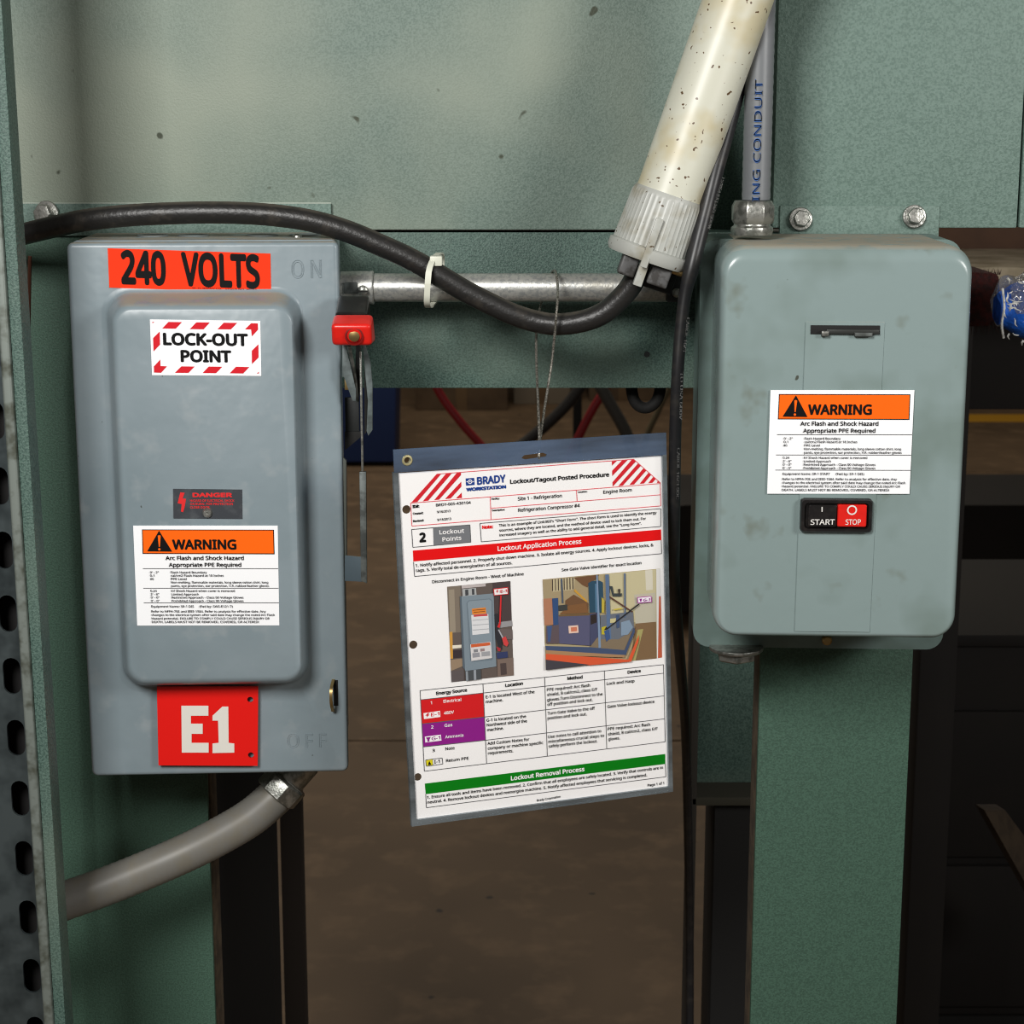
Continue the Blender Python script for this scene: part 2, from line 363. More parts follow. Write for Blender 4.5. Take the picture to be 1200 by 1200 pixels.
door.loft([dome_ring(-.42, .0001, .021), dome_ring(-.2, .0006, .021), dome_ring(-.05, .002, .02), dome_ring(.05, .005, .019), dome_ring(.3, .018, .017), dome_ring(.5, H - .008, .016), dome_ring(.62, H - .0035, .015), dome_ring(.8, H - .001, .014), dome_ring(1, H, .013)], PAINT)
dr = door.build('door', ds)
DOM = H
# lettering pressed into the door
K0 = crop(270, 190, 4); K1 = crop(170, 780, 4)
MB().text(FD, 'O N', K0(288, 543), K0(428, 541), 20, PAINT, .0004, 0, .012).build('embossed_letters', dr, label='raised ON lettering')
MB().text(FD, 'O F F', K1(668, 383), K1(850, 381), 17, PAINT, .0004, 0, .012).build('embossed_letters', dr, label='raised OFF lettering')
def sticker(F, corners, d, m, name, parent, label, art, th=.0004):
    mb = MB(); q = [F.hit(*p, d) for p in corners]; mb.prism(q, F.N * -th, m); art(mb, d + .00025)
    return mb.build(name, parent, smooth=False, label=label)
V = crop(120, 280, 5.714)
def art(mb, d):
    mb.text(FD, '240', V(128, 291), V(428, 300), 34.5, INK, d, .036); mb.text(FD, 'VOLTS', V(532, 303), V(1056, 321), 34.5, INK, d, .036)
    mb.text(FD, 'W. H. BRADY CO.   STOCK NO. 49210', V(600, 333), V(1035, 346), 1.8, mat('ink_rust', (120, 30, 20), .6, spec=.15), d, .01)
sticker(FD, [V(35, 62), V(1125, 98), V(1130, 362), V(46, 326)], .0005, ORANGERED, 'voltage_sticker', dr, 'orange-red sticker reading 240 VOLTS', art)
Lc = crop(170, 370, 8.571)
def art(mb, d):
    for pl in ([(235, 62), (370, 64), (308, 130), (172, 128)], [(515, 66), (650, 67), (588, 136), (450, 134)], [(790, 70), (925, 72), (862, 137), (727, 136)],
               [(1065, 75), (1132, 77), (1135, 140), (1072, 207), (1065, 138), (1003, 137)], [(72, 62), (92, 62), (75, 77)], [(80, 225), (147, 158), (150, 290), (85, 358)],
               [(1072, 352), (1138, 287), (1140, 420), (1073, 485)], [(88, 510), (152, 440), (155, 505), (220, 508), (160, 573), (90, 570)], [(365, 508), (498, 510), (435, 574), (300, 573)],
               [(640, 510), (775, 512), (712, 577), (578, 575)], [(913, 512), (1047, 515), (985, 580), (850, 578)], [(1143, 562), (1143, 580), (1123, 580)]):
        mb.poly(FD, [Lc(*p) for p in pl], RED, d)
    mb.text(FD, 'LOCK-OUT', Lc(182, 288), Lc(1035, 298), 12.3, INK, d, .042); mb.text(FD, 'POINT', Lc(358, 458), Lc(868, 463), 12.1, INK, d, .042)
sticker(FD, [Lc(48, 37), Lc(1158, 52), Lc(1168, 605), Lc(70, 597)], DOM + .0005, STICK, 'lockout_sticker', dr, 'white sticker with red slanted dashes reading LOCK-OUT POINT', art)
G = crop(190, 560, 10.909)
def art(mb, d):
    mb.poly(FD, [G(232, 185), G(288, 190), G(262, 262), G(306, 268), G(285, 385), G(268, 438), G(240, 430), G(250, 335), G(198, 325)], PRED, d)
    mb.text(FD, 'DANGER', G(388, 243), G(897, 243), 4.4, PRED, d, .05)
    mb.text(FD, 'HAZARD OF ELECTRICAL SHOCK', G(358, 305), G(922, 305), 2.5, PRED, d, .02); mb.text(FD, 'OR BURN. FOR PROTECTION', G(358, 348), G(905, 348), 2.5, PRED, d, .02)
    mb.text(FD, 'CLOSE DOOR.', G(358, 390), G(615, 390), 2.5, PRED, d, .02)
sticker(FD, [G(140, 140), G(1022, 150), G(1027, 525), G(145, 518)], DOM + .0006, PLATE, 'danger_plate', dr, 'small dark plate reading DANGER in red', art)
sc = MB(); o = FD.hit(243, 601, DOM + .0006); sc.lathe(o, FD.N, [(0, .0042), (.001, .004), (.0022, .0028), (.0023, .0012), (.0014, .0008)], STEEL, 20); sc.build('screw', dr)
def bil(q, x, y):   # map warning-label crop coords (unit square corners given) onto quad
    u = (x - 38) / (1108 - 38) if False else None
W1 = crop(150, 610, 6.316); W2 = crop(890, 450, 6.316)
QL = [(38, 38), (1108, 38), (1120, 776), (68, 778)]; QR = [(82, 45), (1147, 45), (1110, 813), (57, 812)]
def inv(q, x, y):
    v = (y - 38) / 739.0
    for _ in range(6):
        xl = q[0][0] + (q[3][0] - q[0][0]) * v; xr = q[1][0] + (q[2][0] - q[1][0]) * v; u = (x - xl) / (xr - xl)
        yt = q[0][1] + (q[1][1] - q[0][1]) * u; yb = q[3][1] + (q[2][1] - q[3][1]) * u; v = (y - yt) / (yb - yt)
    return u, v
def fwd(q, u, v):
    return tuple((q[0][i] * (1 - u) + q[1][i] * u) * (1 - v) + (q[3][i] * (1 - u) + q[2][i] * u) * v for i in (0, 1))
def warn(F, right):
    M = (lambda x, y: W2(*fwd(QR, *inv(QL, x, y)))) if right else W1
    def art(mb, d):
        def T(s, x0, x1, y, h, m=INK, b=.004, y1=None): mb.text(F, s, M(x0, y), M(x1, y if y1 is None else y1), h, m, d + .0006, b)
        mb.poly(F, [M(103, 66), M(1080, 68), M(1085, 250), M(108, 247)], INK, d); mb.poly(F, [M(109, 72), M(1074, 74), M(1078, 243), M(114, 241)], ORANGE, d + .0003)
        mb.poly(F, [M(230, 75), M(327, 230), M(142, 228)], INK, d + .0006)
        mb.poly(F, [M(220, 113), M(230, 108), M(242, 113), M(236, 195), M(228, 195)], ORANGE, d + .0009); mb.disc(F, *M(232, 213), 1.5, d + .0009, ORANGE, 10)
        T('WARNING', 328, 803, 211, 10.6, INK, .036)
        T('Arc Flash and Shock Hazard', 278, 857, 291, 4.4, INK, .02); T('Appropriate PPE Required', 302, 838, 341, 4.4, INK, .02)
        for x0, x1, y in ((110, 1112, 356), (113, 1114, 501), (116, 1117, 609)): mb.line(F, M(x0, y), M(x1, y), .8, RULE, d)
        s = 2.5; G_ = mat('ink_soft', (40, 42, 46), .6, spec=.15)
        for tx, x0, x1, y in (("0' - 2\"", 162, 228, 391), ('Flash Hazard Boundary', 315, 583, 391), ('0.1', 162, 195, 415), ('cal/cm2 Flash Hazard at 18 Inches', 317, 708, 415),
                ('#0', 163, 190, 440), ('PPE Level', 317, 433, 440), ('Non-melting, flammable materials, long sleeve cotton shirt, long', 318, 1037, 465),
                ('pants, eye protection, ear protection, V.R. rubber/leather gloves', 319, 1043, 491), ('0.24', 165, 213, 528), ('kV Shock Hazard when cover is removed', 320, 790, 528),
                ("2' - 6\"", 167, 230, 553), ('Limited Approach', 321, 523, 553), ("0' - 0\"", 168, 232, 577), ('Restricted Approach - Class 00 Voltage Gloves', 322, 855, 577),
                ("0' - 0\"", 169, 233, 602), ('Prohibited Approach - Class 00 Voltage Gloves', 323, 855, 602),
                ('Equipment Name: SR-1 START' if right else 'Equipment Name: SR-1 DIS', 172, 522 if right else 487, 643), ('(Fed by: SR-1 DIS)' if right else '(Fed by: SWS-E121-7)', 565 if right else 528, 775, 643),
                ('Refer to NFPA-70E and IEEE-1584. Refer to analysis for effective date. Any', 172, 1020, 680), ('changes to the electrical system after said date may change the noted Arc Flash', 173, 1085, 706),
                ('Hazard potential. FAILURE TO COMPLY COULD CAUSE SERIOUS INJURY OR', 174, 1048, 732), ('DEATH. LABELS MUST NOT BE REMOVED, COVERED, OR ALTERED!', 175, 968, 758)):
            T(tx, x0, x1, y, s, G_, .014)
    return art, [M(*p) for p in QL]
art, q = warn(FD, False)
sticker(FD, q, DOM + .0005, STICK, 'warning_sticker', dr, 'white arc flash sticker with orange WARNING band', art)
# E1 sign, tucked under the raised panel
K = crop(170, 780, 4); es = MB(); dE = .006
outer = [Vector(FD.loc(*K(*p), dE)).to_3d() for p in ((55, 98), (530, 98), (528, 470), (63, 468))]
holes = []
for hx, hy in ((493, 160), (496, 420)):
    cc = FD.loc(*K(hx, hy), dE); rr = 3.6 / 1436
    holes.append([Vector((cc[0] + rr * math.cos(-q * math.pi / 8), cc[1] + rr * math.sin(-q * math.pi / 8), 0)) for q in range(16)])
def plate_with_holes(mb, F, outer, holes, d, th, m):
    loops = [outer] + holes; tri = tessellate_polygon(loops); flat = [p for l in loops for p in l]
    fr_ = [F.pt(p.x, p.y, d) for p in flat]; bk = [F.pt(p.x, p.y, d - th) for p in flat]; n = len(flat)
    fs = [list(t) for t in tri] + [[n + t[2], n + t[1], n + t[0]] for t in tri]; k = 0
    for l in loops:
        for i in range(len(l)): j = (i + 1) % len(l); fs.append([k + i, k + j, n + k + j, n + k + i])
        k += len(l)
    mb.add(fr_ + bk, fs, m)
plate_with_holes(es, FD, outer, holes, dE, .002, REDSIGN)
es.poly(FD, [K(*p) for p in ((170, 188), (297, 188), (297, 235), (215, 235), (215, 272), (270, 272), (270, 320), (218, 320), (218, 362), (298, 362), (298, 408), (172, 408))], IVORY, dE + .0004)
es.poly(FD, [K(*p) for p in ((362, 192), (390, 192), (392, 362), (418, 365), (418, 408), (316, 410), (316, 365), (345, 362), (342, 258), (316, 258), (316, 235))], IVORY, dE + .0004)
es.build('identifier_sign', dr, smooth=False, label='red sign reading E1 in white')
# latch slot and tab
ls = MB(); x, z = FD.loc(393, 797, .0002); x1, z1 = FD.loc(396.5, 827, .0002); ls.fbox(FD, x - .002, x1, z1, z, -.0005, .0004, BLACK); ls.build('latch_slot', dr, smooth=False, label='black latch slot')
lt = MB(); path = [FD.hit(390.5, 797, .003), FD.hit(388, 808, .013), FD.hit(388, 824, .014), FD.hit(390, 834, .006)]
pp = cat_rom(path, 5); lt.loft([[p + FD.R * -.0012, p + FD.R * .0012, p + FD.R * .0012 - FD.N * .004, p + FD.R * -.0012 - FD.N * .004] for p in pp], BRASS); lt.build('latch_tab', dr)
# screw and knock-outs on the top
tp = MB(); tp.lathe(FD.pt(FD.loc(348, 281)[0] * .97, DZ1 + .001, -.045), (0, 0, 1), [(0, .004), (.0015, .0038), (.003, .002)], STEEL, 16); tp.build('screw', ds)
for px in (165, 215, 300, 352):
    kx = FD.loc(px, 281)[0]; MB().lathe(FD.pt(kx, DZ1 + .0008, -.07), (0, 0, 1), [(0, .013), (.0009, .013), (.0012, .0125), (.0006, .012)], PAINT, 28).build('knockout', ds)
# handle
xh0 = P(389, 390, -.05).x; xh1 = P(436, 390, -.05).x
def yz(px, py, Y): q = P(px, py, Y); return (q.y, q.z)
hd = thing_dummy = None
def xprism(pr, x0, x1, m): return MB().prism([(x0, y, z) for y, z in pr], (x1 - x0, 0, 0), m)
xprism([yz(410, 404, -.052), yz(410, 382, -.056), yz(410, 369.5, -.035), yz(410, 395, -.005)], xh0, xh1, REDP)
grip = xprism([yz(410, 405, -.052), yz(410, 381, -.058), yz(410, 368, -.036), yz(410, 400, -.01)], xh0, xh1, REDP).build('handle_grip', ds, .004, seg=4, label='red plastic grip end')
xprism([yz(410, 368, -.036), yz(410, 345, -.004), yz(410, 380, .012), yz(410, 398, -.012)], xh0 + .001, xh1 - .005, BLKP).build('handle_neck', ds, .004, seg=4, label='black plastic grip neck')
MB().lathe(P(415, 394, -.0555), (0, -1, -.1), [(-.002, .0072), (.0006, .0072), (.0008, .006), (-.0022, .0052), (-.003, .004)], mat('recess_shade_red', (120, 14, 12), .4), 24).build('recess', grip)  # darker copy of the grip red: shade of the recess put into its colour
MB().lathe(P(415, 394, -.055), (0, -1, -.1), [(-.001, .0046), (.0006, .0042), (.0012, .002)], BRASS, 16).build('screw', grip)
# operating levers and lock bracket beside the box
def yplate(name, pts, m, th=.002, label=None, parent=ds):   # plate standing edge-on: pts (px, py, Y)
    q = [P(*p) for p in pts]; return MB().prism(q, (th, 0, 0), m).build(name, parent, .0004, label=label)
LEV = mat('lever_grey', (104, 114, 114), .45, .3, ((80, 88, 88), 90, .4, .6))
def fplate(name, pts, Y, m, th=.003, label=None): return MB().prism([P(x, y, Y) for x, y in pts], (0, th, 0), m).build(name, ds, .0005, label=label)
fplate('lever_plate', [(401, 404), (405, 404), (410, 425), (417, 456), (417, 470), (413, 470), (403, 442), (401, 442)], -.004, LEV)
fplate('lever_plate', [(425, 404), (428, 404), (434, 424), (436.5, 450), (436.5, 504), (431.5, 511), (429.5, 505), (431, 470), (428, 440)], -.002, LEV)
fplate('lever_plate', [(417, 404), (423, 404), (423, 440), (421, 466), (416, 440)], .02, DARKST)
fplate('lever_plate', [(427, 430), (430, 440), (432, 470), (430, 506), (427, 510)], .012, BLACK)
MB().pbox(403.5, 441, 414, 457, .0, .006, BRASS).build('spring_clip', ds, .0006, label='small brass coloured clip')
MB().pbox(404, 466, 421, 506, .03, .034, DARKST).build('cam_plate', ds, .0006)
MB().prism([P(404, 506, .03), P(423, 506, .03), P(422, 513, .03), P(404, 528, .03)], (0, .003, 0), BLACK).build('cam_plate', ds, .0003)
MB().tube([P(409, 405, -.01), P(414, 430, .0), P(419, 470, .01)], .0016, STEEL, 8).build('spring', ds)
MB().pbox(421, 412, 426, 553, -.006, -.002, STEEL).build('operating_bar', ds, .0006)
MB().prism([P(421, 553, -.006), P(429, 553, -.006), P(430, 684, -.006), P(423, 681, -.006)], (0, .004, 0), DULL).build('lock_arm', ds, .0006, label='worn grey steel arm')
MB().prism([P(402, 536, .01), P(406, 540, .01), P(406.5, 652, .01), P(403, 652, .01)], (0, .004, 0), mat('arm_dark_grey', (84, 88, 82), .6, .3)).build('lock_arm', ds, .0006)  # darker grey than the other arm
MB().prism([P(404, 651, .004), P(425, 653, -.005), P(425, 682, -.005), P(404, 681, .004)], (0, .002, 0), mat('bracket_grey', (92, 106, 114), .5, .3)).build('lock_bracket', ds, .0006)

# ================================================================== right box: push-button starter
FS = yaw_frame(990, 520, -.05, math.radians(-2.6))
c = [FS.loc(*p) for p in ((842, 290), (1146, 290), (1118, 745), (838, 744))]
SX0 = (c[0][0] + c[3][0]) / 2; SX1 = (c[1][0] + c[2][0]) / 2; SZ1 = FS.loc(990, 288)[1]; SZ0 = FS.loc(990, 749)[1]
st = thing('motor_starter', 'grey rounded push-button starter box with START and STOP buttons', 'starter box', FS.pt((SX0 + SX1) / 2, SZ0, -.1))
bx0 = FS.loc(812, 750, -.09)[0]; bx1 = FS.loc(1105, 750, -.09)[0]; bz0 = FS.loc(990, 760, -.09)[1]
MB().loft([rrect(FS, bx0, bx1, bz0, SZ1 - .0005, .014, d, 6) for d in (-.166, -.092, -.09)], BASEP).build('back_box', st)
cv = MB(); pr = [(0, -.155), (.0002, -.011), (.0012, -.0065), (.003, -.0033), (.0055, -.0012), (.0085, -.0002), (.0105, 0)]
rs = []
for i, d in pr:
    k = (d + .155) / .155
    rs.append(rrect(FS, SX0 + i * .55, SX1 - i * .55, SZ0 + i * .5, SZ1 - i * 1.25, max(.020 - i * .7, .008), d, 8))
cv.loft(rs[:0] + [rrect(FS, SX0, SX1, SZ0 + .002, SZ1, .020, -.152, 8), rrect(FS, SX0, SX1, SZ0, SZ1, .020, -.04, 8)] + rs[1:], PAINT2)
cover = cv.build('cover', st)
px0, pz1 = FS.loc(944, 377); px1, _ = FS.loc(1037, 377)
pnl = MB(); pnl.prism([FS.pt(px0, pz1, .0009), FS.pt(px1, pz1, .0009), FS.pt(px1 - .002, SZ0 + .006, .0009), FS.pt(px0 - .001, SZ0 + .006, .0009)], FS.N * -.002, PAINT2)
pnl.build('raised_strip', cover, .0006, seg=3)
hs = MB(); hx0, hz1 = FS.loc(950, 381, .001); hx1, hz0 = FS.loc(1031, 392, .001)
hs.fbox(FS, hx0, hx1, hz0, hz1, .0009, .0016, BLACK).build('slot', cover, .0003, label='black pull slot')
hs = MB(); hs.fbox(FS, hx0 + .012, hx1 - .001, hz0 + .0005, hz1 - .003, .001, .0045, mat('slot_metal', (52, 54, 52), .4, .3))
hs.fbox(FS, hx0 + .008, hx0 + .014, hz0 - .0014, hz0 + .003, .001, .0055, STEEL); hs.fbox(FS, hx1 - .02, hx1 - .006, hz0 - .0014, hz0 + .002, .001, .0055, DULL)
hs.build('latch_bar', cover, .0005)
art, q = warn(FS, True)
sticker(FS, q, .0018, STICK, 'warning_sticker', cover, 'white arc flash sticker with orange WARNING band', art)
Hc = crop(930, 570, 10.909)
hx0, hz1 = FS.loc(*Hc(95, 160), .006); hx1, hz0 = FS.loc(*Hc(1003, 598), .006)
bh = MB(); bh.loft([rrect(FS, hx0 + i, hx1 - i, hz0 + i, hz1 - i, .003, d, 3) for i, d in ((0, .0009), (0, .005), (.0008, .0065), (.003, .0065), (.0038, .003))], BLKP)
bt = bh.build('button_housing', cover)
def button(xa, ya, xb, yb, d, m, name, lab):
    x0, z1 = FS.loc(*Hc(xa, ya), d); x1, z0 = FS.loc(*Hc(xb, yb), d)
    mb = MB(); mb.loft([rrect(FS, x0 + i, x1 - i, z0 + i, z1 - i, .0012, dd, 2) for i, dd in ((0, .003), (0, d - .0006), (.0006, d))], m); return mb, name, lab
mb, n, l = button(195, 240, 545, 520, .0075, BLKP, 'start_button', 'black button marked I START')
D2 = .0079
mb.poly(FS, [Hc(357, 262), Hc(371, 262), Hc(371, 325), Hc(357, 325)], WHITET, D2); mb.text(FS, 'START', Hc(215, 490), Hc(525, 488), 6, WHITET, D2, .015)
mb.build(n, cover, smooth=False, label=l)
mb, n, l = button(568, 235, 928, 520, .0075, REDP, 'stop_button', 'red button marked O STOP')
mb.text(FS, 'STOP', Hc(662, 490), Hc(858, 488), 6, WHITET, D2, .015)
cx, cz = FS.loc(*Hc(747, 303), D2); r1, r2 = 5.6 / 1436, 4.0 / 1436
mb.loft([[FS.pt(cx + r * math.cos(q * math.pi / 14), cz + r * math.sin(q * math.pi / 14), D2) for q in range(28)] for r in (r1, r2)], WHITET, False, False)
mb.build(n, cover, smooth=False, label=l)
MB().lathe(FS.hit(969, 750, -.088), FS.N, [(-.002, .0045), (.002, .0042), (.003, .003)], BRASS, 16).build('screw', st)
hexhead(P(863, 757, .04) , (0, 0, -1), .017, .012, STEEL).build('conduit_nut', st, .0006)

# ================================================================== horizontal conduit
YC = .075
cu = thing('steel_conduit', 'straight galvanised conduit running between the two grey boxes', 'conduit', P(437, 336, YC))
rc = 16.2 / 2200 * (YC + 1.5) / math.cos(PITCH)
pc = [P(436, 337, YC), P(600, 337, YC), P(800, 336, YC)]
for q_ in pc: q_.z = pc[1].z
MB().lathe(pc[0], (1, 0, 0), [(0, rc * .98), (.001, rc), ((pc[2] - pc[0]).x, rc)], GALV, 36).build('tube', cu)
ra = rc * 1.16
MB().lathe(P(400, 337, YC) , (1, 0, 0), [(0, ra), (P(434, 337, YC).x - P(400, 337, YC).x, ra), (P(437, 337, YC).x - P(400, 337, YC).x, ra * 1.03), (P(438.5, 337, YC).x - P(400, 337, YC).x, ra * .97)], GALV, 32).build('connector', cu)
MB().pbox(403, 331, 419, 344, YC - ra - .002, YC - ra + .006, DULL).build('connector_tab', cu, .0008)
s_ = MB(); o = P(425, 341, YC - ra - .003); s_.lathe(o + Vector((0, .006, 0)), TOWARD, [(0, .0045), (.005, .0045), (.007, .004), (.0082, .002)], STEEL, 18); s_.fbox(Frame(o, (1, 0, 0), (0, 0, 1)), -.0042, .0042, -.0006, .0006, .001, .0028, BLACK); s_.build('set_screw', cu)
MB().pbox(782, 317, 808, 354, YC - .02, YC + .03, DARKST).build('clamp_plate', cu, .0012, label='dark clamp plate')
MB().lathe(P(793, 343, YC - .0205), TOWARD, [(0, .004), (.0015, .0038), (.003, .002)], STEEL, 16).build('screw', cu)

# ================================================================== thick black power cable with its connector
YK = .035
cab = [(-60, 300, .09), (-10, 284, .08), (25, 275, .06), (62, 266, .05), (100, 258, .04), (150, 252.5, .035), (200, 250, .034), (250, 249, .034), (300, 250.5, .034), (340, 254.5, .034), (370, 260, .034), (395, 267, .034), (420, 276, .034), (445, 287, .034),
       (470, 298, .034), (495, 311, .034), (520, 326, .034), (545, 341, .034), (572, 355, .034), (600, 368, .034), (625, 376, .034), (650, 380, .032), (680, 377, .03), (705, 368, .028), (725, 352, .026), (740, 334, .024), (750, 312, .022)]
pw = thing('power_cable', 'thick black rubber cable sagging across both boxes into a white round connector', 'cable', P(600, 380, .034))
MB().tube(cat_rom([P(*p) for p in cab], 6), 12.6 / 1400, RUBBER, 18).build('cable', pw)
ax = (P(800, 180, .02) - P(757, 302, .02)).normalized(); o = P(759, 300, .02)
q1 = P(712, 285, .02); R0 = 45.5 / 1420
body = MB(); body.lathe(o, ax, [(.049, R0 * .86), (.055, R0 * .84), (.30, R0 * .84)], WHITEP, 40); body.build('connector_body', pw, label='stained white plastic housing')
col = MB(); col.lathe(o, ax, [(-.003, R0 * .7), (-.0035, R0 * 1.0), (0, R0 * 1.06), (.006, R0 * 1.06), (.0075, R0 * .99)], GREYP, 48); col.build('connector_rim', pw)
col = MB(); col.lathe(o, ax, [(.0076, R0 * .985), (.047, R0 * .93), (.05, R0 * .90), (.052, R0 * .87)], GREYP, 96, .022); 
col.build('connector_collar', pw, label='ribbed light grey collar')
side = ax.cross(TOWARD).normalized()
nrm = side.cross(ax).normalized(); nrm = nrm if nrm.y < 0 else -nrm
def obox(mb, c_, a, b, e, ha, hb, he, m):
    v = [c_ + a * (sx * ha) + b * (sz * hb) - e * he for sx, sz in ((-1, -1), (1, -1), (1, 1), (-1, 1))]; return mb.prism(v, e * (2 * he), m)
sg = 1 if side.x > 0 else -1; side = side * sg
for dx, w_ in ((-.0135, .0068), (.0125, .0085)):
    obox(MB(), o - ax * .010 + side * dx + nrm * .012, side, ax, nrm, w_, .0095, .0085, GREYC).build('cable_clamp', pw, .002, seg=3)
obox(MB(), o + ax * .012 + side * -.0035 + nrm * (R0 * 1.0), side, ax, nrm, .003, .02, .002, GREYP).build('collar_rib', pw, .0008)
obox(MB(), o - ax * .011 + side * -.0022 + nrm * .02, side, ax, nrm, .0036, .013, .004, GREYP).build('strap', pw, .001)
MB().lathe(o - ax * .004 + side * .019 + nrm * .015, side, [(0, .0024), (.010, .0024), (.011, .0018)], BRASS, 12).build('clamp_screw', pw)
obox(MB(), o - ax * .012 + side * .012 - nrm * .008, side, ax, nrm, .016, .012, .008, DARKST).build('cable_clamp', pw, .002, label='dark rear clamp half')

# cable tie
ct = thing('cable_tie', 'white nylon cable tie holding the black cable to the conduit', 'cable tie', P(510, 350, .03))
rg = []; n = 26; cen = P(512, 328, .055)
for k in range(n):
    a_ = 2 * math.pi * k / n; sq = lambda v: math.copysign(abs(v) ** .6, v); yy = .0365 * -sq(math.cos(a_)); zz = .0205 * sq(math.sin(a_))
    xx = -.004 * math.cos(a_) * 1.0 + .003 * math.sin(a_) - .002
    rg.append((cen + Vector((xx, yy, zz)), Vector((0, -math.cos(a_), math.sin(a_)))))
rg.append(rg[0])
MB().loft([[p + RT * -.0024, p + RT * .0024, p + RT * .0024 + nn * .0014, p + RT * -.0024 + nn * .0014] for p, nn in rg], TIE, False, False).build('strap', ct)
MB().box(cen.x - .0045, cen.x + .0055, cen.y - .030, cen.y - .018, cen.z + .0135, cen.z + .0215, TIE).build('lock_head', ct, .0012)

# ================================================================== hanging procedure sheet in clear sleeve
FP = quad_frame([(466.8, 554.5), (776.3, 534), (784.2, 922.2), (488.1, 961.1)], -.035)
A = crop(460, 500, 7.0588); B = crop(620, 500, 7.0588); C = crop(470, 650, 7.0588); D = crop(620, 650, 7.0588); E_ = crop(475, 790, 6.486); F_ = crop(630, 780, 6.665)
def quadL(pts): return [Vector(FP.loc(*p)).to_3d() for p in pts]
def circL(px, py, r, n=16, d=0):
    cx, cz = FP.loc(px, py, d); rr = r / 1436; return [Vector((cx + rr * math.cos(-2 * math.pi * q / n), cz + rr * math.sin(-2 * math.pi * q / n), 0)) for q in range(n)]
sh = MB(); dP = .0003
plate_with_holes(sh, FP, quadL([(466.8, 554.5), (776.3, 534), (784.2, 922.2), (488.1, 961.1)]), [circL(476.3, 597, 4.9), circL(484.3, 755.5, 4.9), circL(489.5, 910.5, 4.6)], 0, .0002, PAPER)
def pl(pts, m, lay=0): sh.poly(FP, pts, m, dP + lay * .0002)
def ln(a_, b_, wd=.8, m=RULE): sh.line(FP, a_, b_, wd, m, dP + .0001)
def tx(s_, a_, b_, h, m=INK, b=.003, lay=1): sh.text(FP, s_, a_, b_, h, m, dP + lay * .0002, max(.016, b * 1.7))
for q in ([(365, 392), (405, 388), (205, 622), (155, 628)], [(445, 386), (495, 380), (295, 612), (250, 618)], [(535, 378), (566, 377), (566, 400), (385, 603), (345, 608)],
          [(568, 455), (570, 495), (480, 594), (435, 598)], [(572, 545), (574, 590), (525, 593)]): pl([A(*p) for p in q], RED)
for q in ([(685, 287), (727, 282), (685, 322)], [(770, 278), (818, 273), (688, 408), (687, 365)], [(852, 270), (870, 269), (886, 285), (692, 495), (690, 460)], [(905, 300), (928, 320), (775, 487), (738, 492)],
          [(950, 340), (972, 360), (868, 478), (830, 482)], [(990, 378), (1012, 395), (950, 470), (915, 473)], [(1030, 412), (1050, 430), (1020, 465), (985, 468)], [(1065, 445), (1085, 463), (1058, 466)]): pl([B(*p) for p in q], RED)
for a_, b_ in ((A(365, 392), B(865, 269)), (B(865, 269), B(1085, 463)), (B(1085, 463), B(1090, 655)), (A(150, 632), B(1085, 470)), (A(150, 630), A(160, 822)), (A(160, 822), B(1090, 655)),
               (A(808, 578), A(815, 765)), (A(812, 675), B(1088, 563)), (B(392, 525), B(398, 618))): ln(a_, b_, .8, PINK)
pl([A(605, 428), A(675, 423), A(680, 482), A(608, 488)], BLUEP)
for r_, m_ in ((2.6, PAPER), (1.7, BLUEP), (.8, PAPER)): sh.disc(FP, *A(641, 455), r_, dP + .0002 + (3 - r_) * .0001, m_, 14)
for q in ([(608, 455), (622, 450), (622, 460)], [(676, 453), (662, 450), (662, 460)]): pl([A(*p) for p in q], PAPER, 2)
tx('BRADY', A(700, 479), A(936, 457), 8.2, BLUEP, .02); tx('WORKSTATION', A(610, 533), A(940, 508), 3.3, BLUEP, .04)
tx('Lockout/Tagout Posted Procedure', A(973, 472), B(663, 411), 4.5, INK, .02)
for s_, a_, b_, h, bo_ in (('ID#:', A(165, 672), A(222, 668), 3, .03), ('BRDY-005-430104', A(360, 660), A(648, 637), 3, 0), ('Created:', A(168, 728), A(255, 721), 2.3, .02), ('9/16/2013', A(368, 715), A(480, 706), 2.6, 0),
        ('Revised:', A(170, 790), A(260, 782), 2.3, .02), ('9/18/2013', A(370, 780), A(485, 770), 2.6, 0), ('Facility:', A(820, 605), A(885, 600), 1.9, .02), ('Site 1 - Refrigeration', A(1037, 611), B(272, 583), 3.9, 0),
        ('Description:', A(823, 700), A(930, 692), 1.9, .02), ('Refrigeration Compressor #4', A(1040, 705), B(420, 665), 3.9, 0), ('Location:', B(405, 548), B(482, 542), 1.9, .02), ('Engine Room', B(615, 555), B(850, 535), 3.9, 0)):
    tx(s_, a_, b_, h, INK, bo_ + .003)
for q in ((A(158, 850), A(640, 812)), (A(640, 812), A(648, 955)), (A(648, 955), A(168, 998)), (A(168, 998), A(158, 850)), (A(723, 800), B(1090, 678)), (B(1090, 678), B(1090, 825)), (B(1090, 825), A(735, 952)), (A(735, 952), A(723, 800))): ln(*q)
pl([A(335, 836), A(640, 812), A(647, 957), A(340, 986)], GREYB)
tx('2', A(223, 953), A(278, 948), 9.6, INK, .03); tx('Lockout', A(388, 891), A(593, 876), 4.6, PAPER); tx('Points', A(413, 950), A(570, 935), 4.6, PAPER)
tx('Note:', A(742, 846), A(832, 838), 3.6, REDB, .03)
tx('This is an example of Link360\'s "Short Form". The short form is used to identify the energy', A(880, 828), B(1055, 720), 3.0)
tx('sources, where they are located, and the method of device used to lock them out. For', A(883, 868), B(968, 769), 3.0)
tx('increased imagery as well as the ability to add general detail, see the "Long Form".', A(885, 908), B(930, 810), 3.0)
